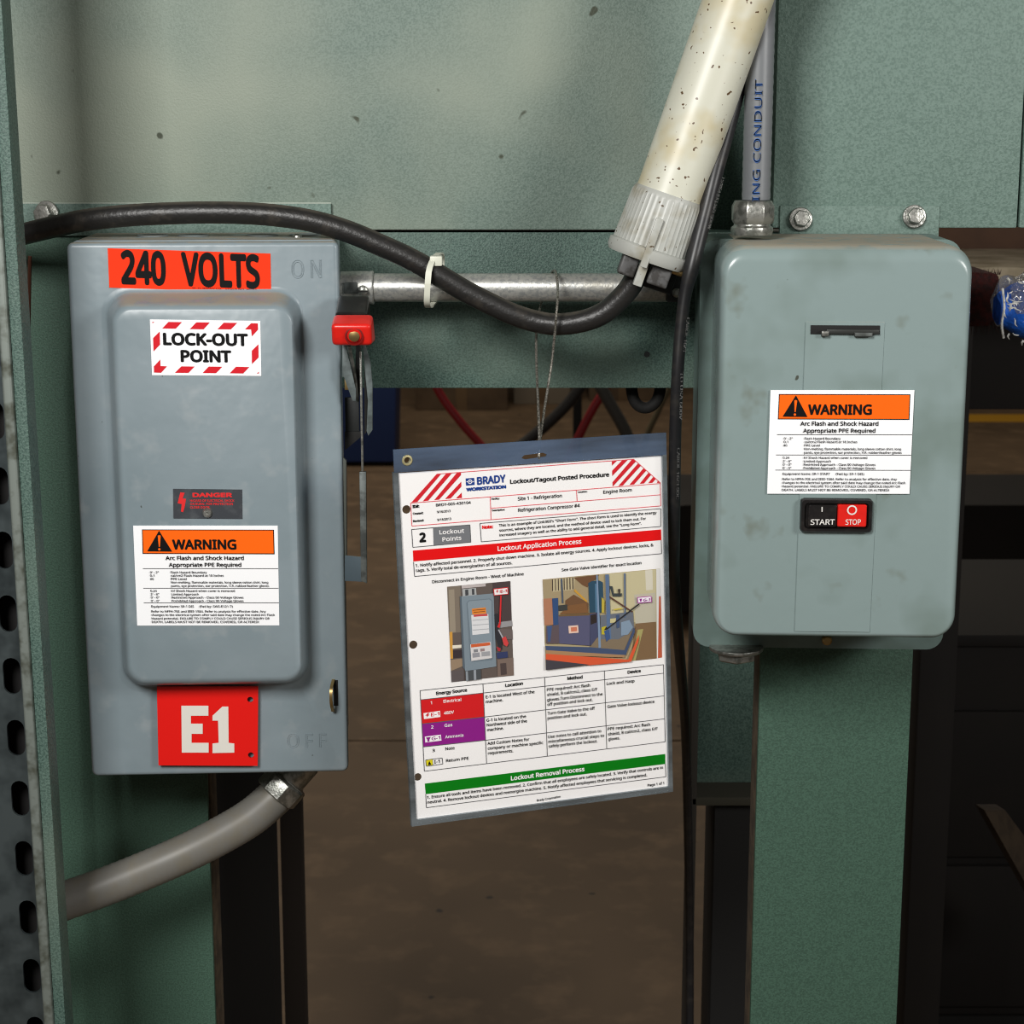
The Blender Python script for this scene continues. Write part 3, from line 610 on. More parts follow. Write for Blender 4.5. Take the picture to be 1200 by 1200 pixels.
pl([A(168, 1025), B(1092, 850), B(1095, 938), A(172, 1115)], REDB); tx('Lockout Application Process', A(870, 1028), B(433, 966), 5.2, PAPER, .012)
for q in ((C(103, 60), C(112, 180)), (C(112, 180), B(1097, 1050)), (B(1097, 1050), B(1093, 938))): ln(*q)
tx('1. Notify affected personnel. 2. Properly shut down machine. 3. Isolate all energy sources. 4. Apply lockout devices, locks, &', C(120, 102), B(1030, 989), 3.3)
tx('tags. 5. Verify total de-energization of all sources.', C(122, 143), C(920, 78), 3.3)
tx('Disconnect in Engine Room - West of Machine', C(258, 236), C(1015, 170), 3.3); tx('See Gate Valve identifier for exact location', D(270, 138), D(930, 78), 3.3)
# the two printed photographs, simplified to flat shapes
def pm(r, g, b): return mat('photo_%02x%02x%02x' % (r, g, b), (r, g, b), .6)
def photo(K_, items):
    for i, (q, c_) in enumerate(items): sh.poly(FP, [K_(*p) for p in q], pm(*c_), dP + .00004 * i)
R4 = lambda x0, y0, x1, y1: [(x0, y0), (x1, y0 - (x1 - x0) * .09), (x1, y1 - (x1 - x0) * .09), (x0, y1)]
photo(C, [([(380, 265), (903, 218), (932, 998), (417, 1055)], (96, 84, 78)), ([(380, 265), (490, 256), (505, 640), (400, 650)], (124, 112, 98)), ([(395, 290), (440, 286), (452, 640), (405, 645)], (150, 138, 120)),
    ([(400, 640), (425, 637), (430, 860), (408, 862)], (206, 150, 60)), ([(425, 750), (500, 745), (500, 770), (426, 778)], (232, 224, 206)), ([(430, 790), (505, 785), (505, 850), (432, 858)], (52, 40, 44)),
    ([(410, 870), (510, 858), (515, 920), (413, 962)], (150, 128, 104)), ([(412, 965), (520, 950), (522, 1044), (417, 1055)], (90, 82, 82)), ([(500, 255), (700, 238), (700, 262), (502, 280)], (190, 180, 178)),
    ([(505, 285), (620, 275), (625, 335), (510, 345)], (170, 172, 172)), ([(530, 290), (555, 287), (558, 335), (532, 340)], (60, 62, 66)), ([(585, 283), (605, 281), (607, 330), (588, 332)], (60, 62, 66)),
    ([(760, 232), (903, 218), (916, 560), (765, 560)], (70, 56, 56)), ([(790, 560), (918, 545), (922, 590), (795, 610)], (150, 148, 150)), ([(795, 610), (922, 620), (924, 700), (800, 700)], (104, 92, 90)),
    ([(790, 810), (880, 800), (885, 850), (795, 860)], (44, 54, 96)), ([(795, 870), (928, 850), (932, 998), (800, 1010)], (120, 102, 92)), ([(820, 900), (870, 895), (875, 990), (825, 998)], (74, 60, 58)),
    ([(485, 345), (505, 342), (530, 955), (510, 930)], (84, 96, 106)), ([(500, 345), (765, 320), (788, 925), (530, 965)], (124, 138, 148)), ([(540, 400), (560, 378), (735, 362), (758, 380), (765, 850), (755, 872), (590, 890), (570, 870)], (108, 122, 132)),
    ([(550, 400), (565, 385), (730, 370), (748, 385), (755, 850), (590, 870)], (132, 146, 156)), ([(585, 448), (700, 436), (705, 488), (590, 496)], (226, 132, 40)), ([(592, 458), (700, 448), (700, 454), (593, 463)], (110, 60, 20)), ([(600, 475), (695, 466), (695, 471), (600, 480)], (110, 60, 20)),
    ([(580, 500), (722, 490), (730, 650), (590, 665)], (222, 222, 224)), ([(600, 498), (715, 490), (716, 506), (602, 514)], (200, 60, 60)), ([(590, 540), (722, 530), (723, 536), (590, 547)], (180, 182, 186)), ([(590, 580), (724, 570), (725, 576), (590, 587)], (180, 182, 186)), ([(592, 620), (726, 610), (727, 616), (592, 627)], (180, 182, 186)),
    ([(572, 742), (742, 720), (752, 855), (582, 880)], (216, 212, 212)), ([(578, 742), (736, 724), (738, 750), (580, 768)], (206, 92, 44)), ([(600, 785), (635, 781), (637, 805), (602, 809)], (130, 130, 134)), ([(655, 778), (690, 774), (692, 798), (657, 802)], (150, 130, 130)), ([(590, 815), (650, 808), (652, 845), (592, 852)], (150, 150, 156)), ([(665, 806), (735, 798), (737, 835), (667, 842)], (160, 160, 164)),
    ([(530, 962), (660, 945), (662, 1030), (535, 1045)], (70, 74, 78)), ([(535, 965), (552, 963), (556, 1042), (538, 1044)], (140, 148, 156)), ([(600, 955), (620, 953), (623, 1035), (603, 1038)], (150, 156, 164)),
    ([(775, 490), (800, 485), (805, 600), (830, 700), (835, 780), (810, 785), (785, 700)], (36, 36, 42)), ([(820, 340), (832, 339), (825, 560), (818, 605), (795, 600), (812, 560)], (212, 32, 36)), ([(800, 620), (812, 620), (850, 690), (842, 700)], (170, 170, 176)),
    ([(835, 690), (865, 675), (890, 735), (875, 760), (850, 745)], (208, 60, 60)), ([(790, 760), (825, 775), (820, 800), (800, 795)], (170, 40, 50)),
    ([(763, 282), (885, 268), (888, 328), (768, 340)], (206, 38, 42)), ([(770, 288), (879, 276), (882, 323), (774, 334)], (240, 238, 238)), ([(795, 290), (805, 289), (798, 302), (808, 302), (792, 322), (796, 308), (785, 309)], (206, 38, 42))])
tx('E-1', C(822, 315), C(876, 309), 3.2, RED, .01, 14)
photo(D, [([(112, 205), (1085, 115), (1100, 850), (138, 955)], (176, 160, 122)), ([(1052, 120), (1085, 116), (1100, 850), (1058, 858)], (232, 230, 226)), ([(1075, 345), (1090, 343), (1100, 850), (1066, 856)], (196, 92, 60)),
    ([(640, 160), (1050, 122), (1052, 560), (850, 560), (640, 500)], (198, 188, 150)), ([(960, 130), (1020, 125), (1025, 290), (968, 295)], (214, 208, 190)), ([(870, 330), (1045, 315), (1050, 560), (880, 575)], (190, 184, 164)),
    ([(880, 570), (1050, 555), (1055, 858), (840, 880)], (126, 98, 66)), ([(900, 620), (945, 615), (880, 875), (840, 880)], (168, 160, 100)), ([(112, 205), (500, 168), (500, 480), (125, 480)], (164, 146, 112)), ([(190, 205), (380, 186), (370, 290), (195, 308)], (190, 176, 140)),
    *[([(x, 205 - (x - 190) * .09), (x + 7, 204 - (x - 190) * .09), (x + 9, 300 - (x - 190) * .09), (x + 2, 301 - (x - 190) * .09)], (60, 44, 34)) for x in range(190, 380, 24)],
    ([(370, 190), (580, 165), (560, 190), (480, 270), (440, 250)], (110, 74, 44)), ([(380, 285), (480, 380), (480, 400), (370, 300)], (200, 150, 50)), ([(370, 330), (490, 400), (490, 480), (300, 480), (300, 380)], (110, 76, 46)), ([(330, 420), (470, 400), (490, 480), (250, 495)], (124, 84, 46)),
    ([(118, 365), (190, 360), (200, 580), (128, 585)], (176, 120, 90)), ([(192, 362), (240, 358), (245, 580), (200, 585)], (44, 74, 120)), ([(262, 200), (275, 199), (285, 400), (272, 402)], (70, 84, 104)), ([(240, 420), (315, 412), (318, 460), (243, 466)], (54, 56, 54)),
    ([(490, 235), (520, 218), (580, 214), (610, 228), (618, 478), (500, 480)], (32, 70, 92)), ([(545, 240), (570, 238), (575, 478), (550, 478)], (80, 120, 150)), ([(240, 505), (500, 488), (503, 752), (250, 735)], (84, 84, 114)), ([(240, 500), (550, 478), (570, 500), (250, 512)], (110, 84, 50)),
    ([(500, 488), (580, 480), (590, 720), (505, 752)], (66, 70, 100)), ([(508, 500), (555, 490), (560, 560), (510, 580)], (38, 26, 22)), ([(140, 590), (245, 580), (250, 735), (140, 735)], (92, 78, 84)), ([(150, 590), (190, 588), (175, 720), (155, 720)], (60, 84, 130)),
    ([(325, 590), (405, 583), (410, 645), (330, 652)], (232, 200, 182)), ([(345, 602), (395, 597), (398, 632), (348, 638)], (206, 120, 90)), ([(560, 690), (860, 570), (880, 600), (790, 790), (500, 770)], (128, 112, 90)),
    ([(590, 500), (860, 470), (870, 620), (740, 700), (590, 700)], (104, 110, 120)), ([(630, 165), (660, 162), (680, 700), (645, 705)], (88, 112, 146)), ([(555, 170), (568, 168), (595, 770), (575, 772)], (124, 146, 174)), ([(785, 155), (798, 153), (800, 520), (788, 520)], (84, 104, 136)),
    ([(660, 258), (690, 262), (700, 320), (770, 320), (765, 345), (690, 345), (675, 290)], (52, 60, 62)), ([(735, 285), (755, 283), (750, 330), (740, 330)], (50, 40, 36)), ([(665, 340), (860, 470), (855, 480), (665, 355)], (90, 56, 40)), ([(600, 350), (625, 380), (622, 480), (600, 480)], (190, 170, 60)),
    ([(600, 600), (640, 590), (630, 660), (600, 660)], (190, 176, 40)), ([(670, 530), (720, 525), (715, 560), (670, 565)], (200, 190, 140)), ([(760, 560), (830, 540), (860, 600), (820, 660), (760, 670)], (130, 150, 170)), ([(620, 630), (660, 620), (670, 690), (640, 720)], (54, 84, 134)), ([(720, 500), (745, 495), (750, 600), (725, 610)], (60, 80, 116)),
    ([(700, 450), (770, 440), (770, 450), (700, 462)], (200, 180, 60)), ([(135, 755), (500, 765), (790, 790), (870, 600), (875, 640), (800, 830), (500, 815), (140, 790)], (62, 78, 110)), ([(140, 790), (790, 830), (790, 850), (140, 830)], (168, 130, 92)),
    ([(140, 820), (820, 868), (910, 660), (905, 720), (845, 885), (500, 915), (138, 870)], (214, 84, 44)), ([(138, 868), (500, 910), (138, 955)], (62, 58, 66)),
    ([(905, 405), (915, 412), (650, 615), (645, 608)], (20, 20, 22)), ([(620, 625), (640, 595), (652, 615)], (20, 20, 22)), ([(895, 352), (1012, 342), (1015, 392), (900, 402)], (170, 60, 160)), ([(901, 358), (1006, 348), (1009, 387), (905, 396)], (240, 236, 240)), ([(912, 365), (935, 363), (928, 390), (920, 390)], (142, 30, 136))])
tx('G-1', D(945, 386), D(1002, 380), 2.9, PURPLE, .01, 14)
# table
pl([E_(117, 195), E_(597, 143), E_(604, 325), E_(127, 378)], REDT); pl([E_(127, 378), E_(604, 325), E_(611, 502), E_(137, 553)], PURPLE)
for q in ((E_(112, 125), F_(983, -8)), (E_(117, 195), F_(985, 59)), (E_(604, 325), F_(990, 236)), (E_(127, 378), E_(604, 325)), (E_(137, 553), E_(611, 502)), (E_(611, 502), F_(995, 415)), (E_(145, 738), F_(997, 595)),
          (E_(112, 125), E_(145, 738)), (E_(590, 73), E_(618, 677)), (F_(55, 90), F_(76, 705)), (F_(522, 38), F_(540, 648)), (F_(983, -8), F_(997, 595))): ln(*q)
tx('Energy Source', E_(235, 158), E_(470, 131), 3.6, INK, .022); tx('Location', E_(760, 98), E_(895, 80), 3.6, INK, .022); tx('Method', F_(233, 112), F_(352, 100), 3.6, INK, .022); tx('Device', F_(703, 63), F_(807, 51), 3.6, INK, .022)
pl([E_(138, 297), E_(264, 279), E_(267, 325), E_(142, 342)], PAPER, 1); pl([E_(148, 475), E_(270, 460), E_(275, 505), E_(152, 520)], PAPER, 1)
pl([E_(170, 296), E_(184, 294), E_(172, 308), E_(184, 307), E_(160, 330), E_(166, 315), E_(152, 316)], RED, 2); tx('E-1', E_(195, 321), E_(260, 312), 3.9, RED, .006, 2)
pl([E_(156, 482), E_(194, 477), E_(182, 500), E_(184, 512), E_(168, 514), E_(168, 500)], PURPLE, 2); tx('G-1', E_(200, 503), E_(266, 494), 3.9, PURPLE, .006, 2)
pl([E_(158, 656), E_(205, 649), E_(208, 690), E_(162, 696)], YEL, 1); pl([E_(182, 660), E_(198, 688), E_(172, 691)], INK, 2)
for q in ((E_(155, 652), E_(280, 637)), (E_(280, 637), E_(285, 683)), (E_(285, 683), E_(160, 700)), (E_(160, 700), E_(155, 652)), (E_(205, 646), E_(209, 693))): ln(*q)
tx('I-1', E_(220, 680), E_(262, 673), 3.9, INK, .01)
for s_, a_, b_, m_ in (('1', E_(192, 230), E_(203, 228), PAPER), ('Electrical', E_(290, 218), E_(425, 204), PAPER), ('480V', E_(293, 308), E_(370, 298), PAPER), ('2', E_(195, 414), E_(215, 412), PAPER), ('Gas', E_(298, 402), E_(358, 395), PAPER), ('Ammonia', E_(303, 489), E_(442, 474), PAPER),
        ('3', E_(205, 592), E_(225, 589), INK), ('Note', E_(305, 579), E_(375, 571), INK), ('Return PPE', E_(310, 669), E_(482, 649), INK),
        ('E-1 is located West of the', E_(612, 185), E_(983, 144), INK), ('machine.', E_(612, 221), E_(742, 206), INK), ('G-1 is located on the', E_(617, 362), E_(918, 330), INK), ('Northwest side of the', E_(619, 398), E_(925, 366), INK), ('machine.', E_(622, 435), E_(748, 420), INK),
        ('Add Custom Notes for', E_(625, 538), E_(943, 505), INK), ('company or machine specific', E_(627, 575), E_(1048, 531), INK), ('requirements.', E_(628, 612), E_(820, 592), INK),
        ('PPE required: Arc flash', F_(73, 200), F_(410, 164), INK), ('shield, 8 cal/cm2, class E/F', F_(75, 239), F_(468, 195), INK), ('gloves.Turn Disconnect to the', F_(75, 279), F_(508, 232), INK), ('off position and lock out.', F_(77, 315), F_(430, 276), INK),
        ('Turn Gate Valve to the off', F_(78, 385), F_(448, 343), INK), ('position and lock out.', F_(78, 422), F_(385, 388), INK),
        ('Use notes to call attention to', F_(82, 568), F_(497, 520), INK), ('miscellaneous crucial steps to', F_(84, 605), F_(520, 556), INK), ('safely perform the lockout.', F_(86, 641), F_(468, 599), INK),
        ('Lock and Hasp', F_(540, 152), F_(757, 129), INK), ('Gate Valve lockout device', F_(545, 332), F_(913, 291), INK),
        ('PPE required: Arc flash', F_(548, 506), F_(880, 470), INK), ('shield, 8 cal/cm2, class E/F', F_(550, 547), F_(938, 502), INK), ('gloves.', F_(553, 586), F_(643, 575), INK)):
    tx(s_, a_, b_, 3.5, m_)
pl([E_(148, 832), F_(997, 690), F_(998, 768), E_(155, 912)], GREENP); tx('Lockout Removal Process', E_(803, 808), F_(367, 823), 5.2, PAPER, .016)
for q in ((E_(155, 912), E_(160, 1015)), (E_(160, 1015), F_(1002, 868)), (F_(1002, 868), F_(998, 768))): ln(*q)
tx('1. Ensure all tools and items have been removed. 2. Confirm that all employees are safely located. 3. Verify that controls are in', E_(165, 948), F_(980, 805), 3.4)
tx('neutral. 4. Remove lockout devices and reenergize machine. 5. Notify affected employees that servicing is completed.', E_(167, 985), F_(855, 864), 3.4)
tx('Page 1 of 1', F_(860, 945), F_(988, 927), 3.2); tx('Brady Corporation', E_(1000, 968), F_(178, 1030), 2.6)
tag(sh.build('procedure_sheet', smooth=False), 'white printed lockout procedure sheet with two photographs and a colour table', 'document')
# clear vinyl sleeve
VIN = film('clear_vinyl', (.985, .985, .985), .2, .02); VINE = film('vinyl_margin', (.55, .66, .80), .22, .14, .32, (104, 124, 152)); VINS = film('vinyl_welt', (.5, .55, .58), .25, .16, .42, (128, 136, 140))
slv = thing('document_sleeve', 'clear vinyl sleeve with a brass eyelet hanging from a wire', 'sleeve', FP.hit(630, 960))
PK = [(461, 527), (780.8, 507), (788.7, 927.8), (482.7, 968.8)]; SH_ = [(466.8, 554.5), (776.3, 534), (784.2, 922.2), (488.1, 961.1)]
loc3 = lambda p, d=0: Vector(FP.loc(*p, d)).to_3d()
DS = .0024
slot = [loc3(p, DS) for p in ((611, 537), (614, 533.5), (636, 530.5), (641, 532.5), (640, 535), (616, 538.5))]
mb = MB(); plate_with_holes(mb, FP, [loc3(p, DS) for p in (PK[0], PK[1], (781.3, 533), (462.2, 554))], [slot, circL(477.3, 539.5, 3.4, 14, DS)], DS, .0012, VINE); mb.build('header_strip', slv, smooth=False, label='bluish vinyl header with slot')
mb = MB(); mb.add([FP.hit(*p, DS) for p in SH_], [[0, 1, 2, 3]], VIN); mb.build('front_sheet', slv, smooth=False)
mb = MB(); mb.add([FP.hit(*p, -.0018) for p in ((462.5, 556), (779.5, 535), (786, 926), (479, 966.5))], [[0, 1, 2, 3]], VIN); mb.build('back_sheet', slv, smooth=False)
for q in ([(461, 553.8), (466.6, 553.8), (488.1, 961.1), (482.7, 968.8)], [(776.6, 533.2), (781.3, 532.9), (788.7, 927.8), (784.2, 922.2)], [(488.1, 961.1), (784.2, 922.2), (788.7, 927.8), (482.7, 968.8)]):
    mb = MB(); mb.prism([FP.hit(*p, DS) for p in q], FP.N * -.0036, VINS); mb.build('welded_edge', slv, smooth=False)
mb = MB(); mb.lathe(FP.hit(477.3, 539.5, DS), FP.N, [(-.003, .0024), (.0002, .0024), (.0009, .003), (.0008, .0038), (0, .0044), (-.0003, .0044), (-.0006, .0026)], mat('pale_brass', (206, 196, 150), .35, .6), 22, 0, False); mb.build('eyelet', slv)
# wire loop over the conduit
WIRE = mat('wire_rope', (176, 172, 162), .4, .7, ((90, 86, 78), 900, .42, .58))
wr = [(631, 545, -.034), (631.5, 534, -.038), (632, 512, -.03), (630.5, 470, -.005), (628.8, 430, .03), (628.5, 392, .055), (632, 365, .09), (640, 335, .098), (646, 321, .09), (650, 317, .07), (652, 322, .05), (653.5, 335, .04), (653.5, 350, .02), (652, 368, .012), (650, 392, .016), (646.5, 425, .02), (641, 460, .01), (635, 500, -.015), (631.5, 530, -.03), (631, 545, -.034)]
tag(MB().tube(cat_rom([P(*p) for p in wr], 6), .0011, WIRE, 8).build('wire_loop'), 'thin braided steel wire looped over the conduit holding the clear sleeve', 'wire')

# ================================================================== black cord beside the right box
cr = [(880, 40, .05), (858, 130, .03), (839, 200, .015), (829, 240, .01), (820, 275, .005), (811, 312, -.0), (803, 345, -.0), (797.5, 390, .0), (794, 440, .0), (791.5, 500, .005), (790.5, 560, .01), (790, 620, .02), (790, 680, .06), (796, 760, .2), (803, 850, .4), (806, 960, .5), (808, 1100, .56), (808, 1260, .56)]
cp = cat_rom([P(*p) for p in cr], 6)
ck = thing('black_cord', 'thin black cord with white lettering hanging beside the right grey box', 'cord', P(797, 390, .0))
rad = [9.2 / 1436 if p.z > P(0, 330, 0).z else 7.2 / 1436 for p in cp]
for i in range(2, len(rad) - 2): pass
sm = rad[:]
for _ in range(8): sm = [sm[0]] + [(sm[i - 1] + sm[i] * 2 + sm[i + 1]) / 4 for i in range(1, len(sm) - 1)] + [sm[-1]]
MB().tube(cp, sm, CORD, 16).build('sheath', ck)
for s_, a_, b_ in (('E54864 (UL) 16/3 SJOOW', (846, 208), (829, 268)), ('CAROL 16/3', (805, 372), (800.5, 412)), ('TO USA 600V', (797.5, 436), (796, 492)), ('CAROL 16/3 90C', (793.5, 525), (792.5, 585))):
    T = glyphs(s_, .01, 0); Yc = -.0115 if a_[1] < 500 else -.003; pa = P(*a_, Yc); pb = P(*b_, Yc); t_ = (pb - pa) / T[2]; nn = (pb - pa).normalized().cross(TOWARD).normalized() * -1
    if nn.x < 0: nn = -nn
    hh = 3.2 / 1436 / CAPH
    MB().add([pa + t_ * (x - T[3]) + nn * (y * hh) for x, y, z in T[0]], T[1], mat('cord_print', (150, 150, 148), .6)).build('printed_marking', ck, smooth=False, label='white lettering along the cord')
# flexible conduit dropping into right box
YF = .03
fc = thing('flexible_conduit', 'grey flexible conduit with blue lettering entering the top of the right box', 'conduit', P(883, 270, YF))
pt = [P(886, y, YF) for y in range(-60, 240, 6)]
for p in pt: p.x = pt[-1].x
MB().tube(pt, 16.6 / 1430, HOSE2, 20, .03).build('sheath', fc)
Ff = Frame(P(884, 230, YF - .0125), (0, 0, 1), (-1, 0, 0))
T = glyphs('ING CONDUIT', .01, 0); pa = P(890, 236, YF - .0128); ht = 8.5 / 1436 / CAPH; wd = .095 / T[2]
MB().add([pa + Vector((-y * ht, 0, (x - T[3]) * wd)) for x, y, z in T[0]], T[1], mat('blue_marking', (60, 110, 190), .5)).build('printed_marking', fc, smooth=False, label='blue lettering')
def ptz(y): return P(882, y, YF)
o1 = P(882, 262, YF); 
hexr = 24.5 / 1430
mb = MB(); a0 = o1; rgf = lambda t, q: [o1 + Vector((math.cos(k * math.pi / 4 + .39) * q, math.sin(k * math.pi / 4 + .39) * q, t)) for k in range(8)]
mb.loft([rgf(0, hexr * .95), rgf(.003, hexr * 1.04), rgf(.014, hexr * 1.04), rgf(.0185, hexr * .9)], STEEL); mb.build('compression_nut', fc, .0006)
mb = MB(); o2 = P(881, 275, YF); mb.lathe(o2, (0, 0, 1), [(0, hexr * .95), (.0035, hexr * 1.0), (.006, hexr * .98), (.0075, hexr * .86), (.012, hexr * .84)], STEEL, 40, .015); mb.build('lock_nut', fc)
# lower flexible conduit
lc = thing('liquid_tight_conduit', 'grey ribbed flexible conduit curving left from under the left box', 'conduit', P(340, 915, .05))
hp = [(341, 915, .06), (322, 934, .055), (295, 957, .045), (262, 977, .035), (225, 996, .025), (180, 1016, .015), (120, 1040, .0), (40, 1068, -.02), (-40, 1095, -.04)]
MB().tube(cat_rom([P(*p) for p in hp], 14), 24 / 1436, HOSE, 22, .02).build('sheath', lc)
axc = (P(352, 900, .062) - P(322, 934, .055)).normalized()
mb = MB(); oc = P(322, 932, .055); mb.lathe(oc, axc, [(0, .0185), (.001, .0205), (.016, .0205), (.018, .0185)], STEEL, 8); mb.lathe(oc + axc * .0178, axc, [(0, .015), (.022, .015)], STEEL, 30); mb.build('compression_nut', lc, .0006)
mb = MB(); mb.lathe(P(348, 905, .062), axc, [(0, .012), (.003, .013), (.012, .0128)], BRASS, 24); mb.build('threaded_end', lc)

# ================================================================== slotted strut at far left
YS = -.12
pb, ptt = P(41, 1000, YS), P(-11, 200, YS)
FT = Frame(pb, (1, 0, 0), ptt - pb)
ss = thing('slotted_strut', 'galvanised slotted steel channel with green-painted edge standing at far left', 'strut', (pb.x, YS, 0))
Z1 = .95; Z0 = -(pb.z / FT.U.z) + .002
loops = []; wS = .0135; hS = .029
for k in range(-16, 17):
    z0 = FT.loc(28, 939)[1] + k * (FT.loc(28, 939 - 71.5)[1] - FT.loc(28, 939)[1])
    if z0 - .02 < Z0 or z0 + .02 > Z1: continue
    r_ = wS / 2; xc = -.0105; lp = []
    for cz, a0 in ((z0 + hS / 2 - r_, 0), (z0 - hS / 2 + r_, 180)):
        for q in range(9): a_ = math.radians(a0 + q * 22.5); lp.append(Vector((xc + r_ * math.cos(a_), cz + r_ * math.sin(a_), 0)))
    loops.append(lp[::-1])
mb = MB(); mids = sorted(sum(p.y for p in lp) / len(lp) for lp in loops); ed = [Z0] + [(a_ + b_) / 2 for a_, b_ in zip(mids, mids[1:])] + [Z1]
for lp in loops:
    m_ = sum(p.y for p in lp) / len(lp); k = min(range(len(mids)), key=lambda q: abs(mids[q] - m_))
    plate_with_holes(mb, FT, [Vector(v).to_3d() for v in ((-.041, ed[k]), (-.002, ed[k]), (-.002, ed[k + 1]), (-.041, ed[k + 1]))], [lp], -.006, .0025, mat('slotted_steel', (92, 102, 104), .42, .7, ((60, 68, 70), 30, .4, .65)))
mb.build('slotted_face', ss, smooth=False, label='steel face with a row of oblong slots')
mb = MB(); mb.fbox(FT, -.002, .0055, Z0, Z1, -.03, 0, mat('pale_worn_edge', (128, 136, 130), .45, .4, ((84, 88, 78), 60, .45, .65))); mb.build('lip', ss, .002, seg=3)
mb = MB(); mb.fbox(FT, .0055, .0145, Z0, Z1, -.03, -.004, GREEN); mb.build('painted_strip', ss, .0015)
mb = MB(); mb.fbox(FT, -.043, -.041, Z0, Z1, -.035, -.004, DULL); mb.build('flange', ss, .0006)
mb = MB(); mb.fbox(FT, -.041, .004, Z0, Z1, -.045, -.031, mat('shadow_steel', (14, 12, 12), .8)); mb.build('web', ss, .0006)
tag(MB().tube([P(35, 300, .05), P(33, 420, .05), P(42, 600, .05), P(53, 800, .05), P(62, 1000, .05), P(68, 1230, .05)], .0016, mat('copper_brown', (92, 52, 34), .5), 8).build('brown_wire'), 'thin brown wire running down behind the slotted strut', 'wire')

# ================================================================== things behind
def back(name, label, cat, px0, py0, px1, py1, Y, th, m, bev=.01):
    return tag(MB().pbox(px0, py0, px1, py1, Y, Y + th, m).build(name, None, bev), label, cat)
pb_ = PF(450, 548)
bb = thing('blue_bin', 'dark blue bin on the floor behind the switch handle', 'bin', (P(425, 548, pb_.y).x, pb_.y + .2, 0))
xa, xb = P(330, 548, pb_.y).x, P(468, 548, pb_.y).x
BLUEM = mat('blue_bin', (14, 44, 96), .6)
ff = Frame((xa, pb_.y, 0), (1, 0, 0), (0, 1, 0))
MB().loft([[Vector((xa + i, pb_.y + i, z)), Vector((xb - i, pb_.y + i, z)), Vector((xb - i, pb_.y + .4 - i, z)), Vector((xa + i, pb_.y + .4 - i, z))] for i, z in ((.02, .02), (0, .8), (.02, .8), (.03, .3))], BLUEM).build('tub', bb, .01)
MB().box(xa - .015, xb + .015, pb_.y - .015, pb_.y + .415, .78, .84, BLUEM).build('rim', bb, .01)
for i, xx in enumerate((xa + .05, xb - .05)): MB().lathe((xx - .015, pb_.y + .08, .03), (1, 0, 0), [(0, .03), (.03, .03)], BLACK, 16).build('wheel', bb)
TAN = mat('brown_board', (92, 74, 54), .8, 0, ((74, 58, 42), 5, .4, .65)); TAN2 = mat('tan_board', (104, 82, 56), .8, 0, ((88, 68, 46), 5, .4, .65))
def carton(label, px0, px1, pyb, h, dep, m, cat='carton'):
    y = PF(540, pyb).y; x0 = P(px0, pyb, y).x; x1 = P(px1, pyb, y).x
    c_ = thing('carton', label, cat, ((x0 + x1) / 2, y + dep / 2, 0))
    MB().box(x0, x1, y, y + dep, 0, h, m).build('body', c_, .008)
    MB().box(x0 - .004, x1 + .004, y - .004, y + dep + .004, h - .06, h + .006, m).build('lid', c_, .004)
    MB().box((x0 + x1) / 2 - .03, (x0 + x1) / 2 + .03, y - .006, y - .001, 0, h - .061, TAN2).build('tape', c_, .001)
carton('brown carton on the floor just right of the blue bin', 487, 595, 481, .7, .5, TAN)
carton('grey-brown carton on the floor behind the hanging wire', 602, 668, 474, .6, .4, mat('grey_carton', (116, 106, 92), .8))
carton('tan carton on the floor right of the dark pole', 690, 772, 470, .6, .5, TAN)
def hose(name, label, pts, r, m, cat='hose'):
    tag(MB().tube(cat_rom([P(*p) for p in pts], 6), r, m, 10).build(name), label, cat)
REDH = mat('red_hose', (142, 22, 30), .5)
FLP = lambda px, Y: (px, 600 + FPX * math.tan(math.atan(1.49 / (Y + 1.5)) - PITCH), Y)
hose('air_hose', 'red hose slanting down behind the left end of the sleeve', [(495, 405, 4), (512, 455, 4), (540, 495, 4), (575, 535, 4), (615, 590, 4), (640, 660, 4), FLP(650, 4)], .0125, REDH)
hose('air_hose', 'red hose slanting down right of the dark pole', [(740, 410, 3.8), (708, 458, 3.8), (684, 500, 3.8), (660, 560, 3.8), (650, 660, 3.8), FLP(655, 3.8)], .0125, REDH)
GRH = mat('dark_hose', (38, 36, 34), .6); GRH2 = mat('grey_hose', (70, 68, 64), .6)
hose('dark_hose', 'dark hose slanting behind the hanging wire', [(700, 420, 4.2), (668, 470, 4.2), (620, 515, 4.2), (570, 550, 4.2), (545, 620, 4.2), FLP(540, 4.2)], .018, GRH)
hose('grey_hose', 'dark grey hose slanting down right from behind the rail', [(690, 430, 3.6), (712, 468, 3.6), (740, 525, 3.6), (755, 620, 3.6), FLP(758, 3.6)], .017, GRH2)
hose('coiled_hose', 'black hose loop hanging below the rail near the right cord', [(738, 420, .165), (742, 466, .165), (757, 478, .165), (772, 464, .165), (776, 420, .165)], .0052, BLACK)
hose('olive_hose', 'pale olive hose slanting below the rail beside the black cord', [(790, 440, 4.4), (772, 480, 4.4), (755, 520, 4.4), (735, 600, 4.4), FLP(730, 4.4)], .010, mat('olive', (96, 86, 62), .7), 'hose')
pt_ = PF(676, 640)
pole = thing('floor_pole', 'black pole standing on the floor behind the sleeve', 'pole', (pt_.x, pt_.y, 0))
MB().box(P(671, 600, pt_.y).x, P(681, 600, pt_.y).x, pt_.y, pt_.y + .03, .01, 1.8, BLACK).build('upright', pole, .003)
MB().box(pt_.x - .08, pt_.x + .08, pt_.y - .06, pt_.y + .1, 0, .012, BLACK).build('foot_plate', pole, .003)
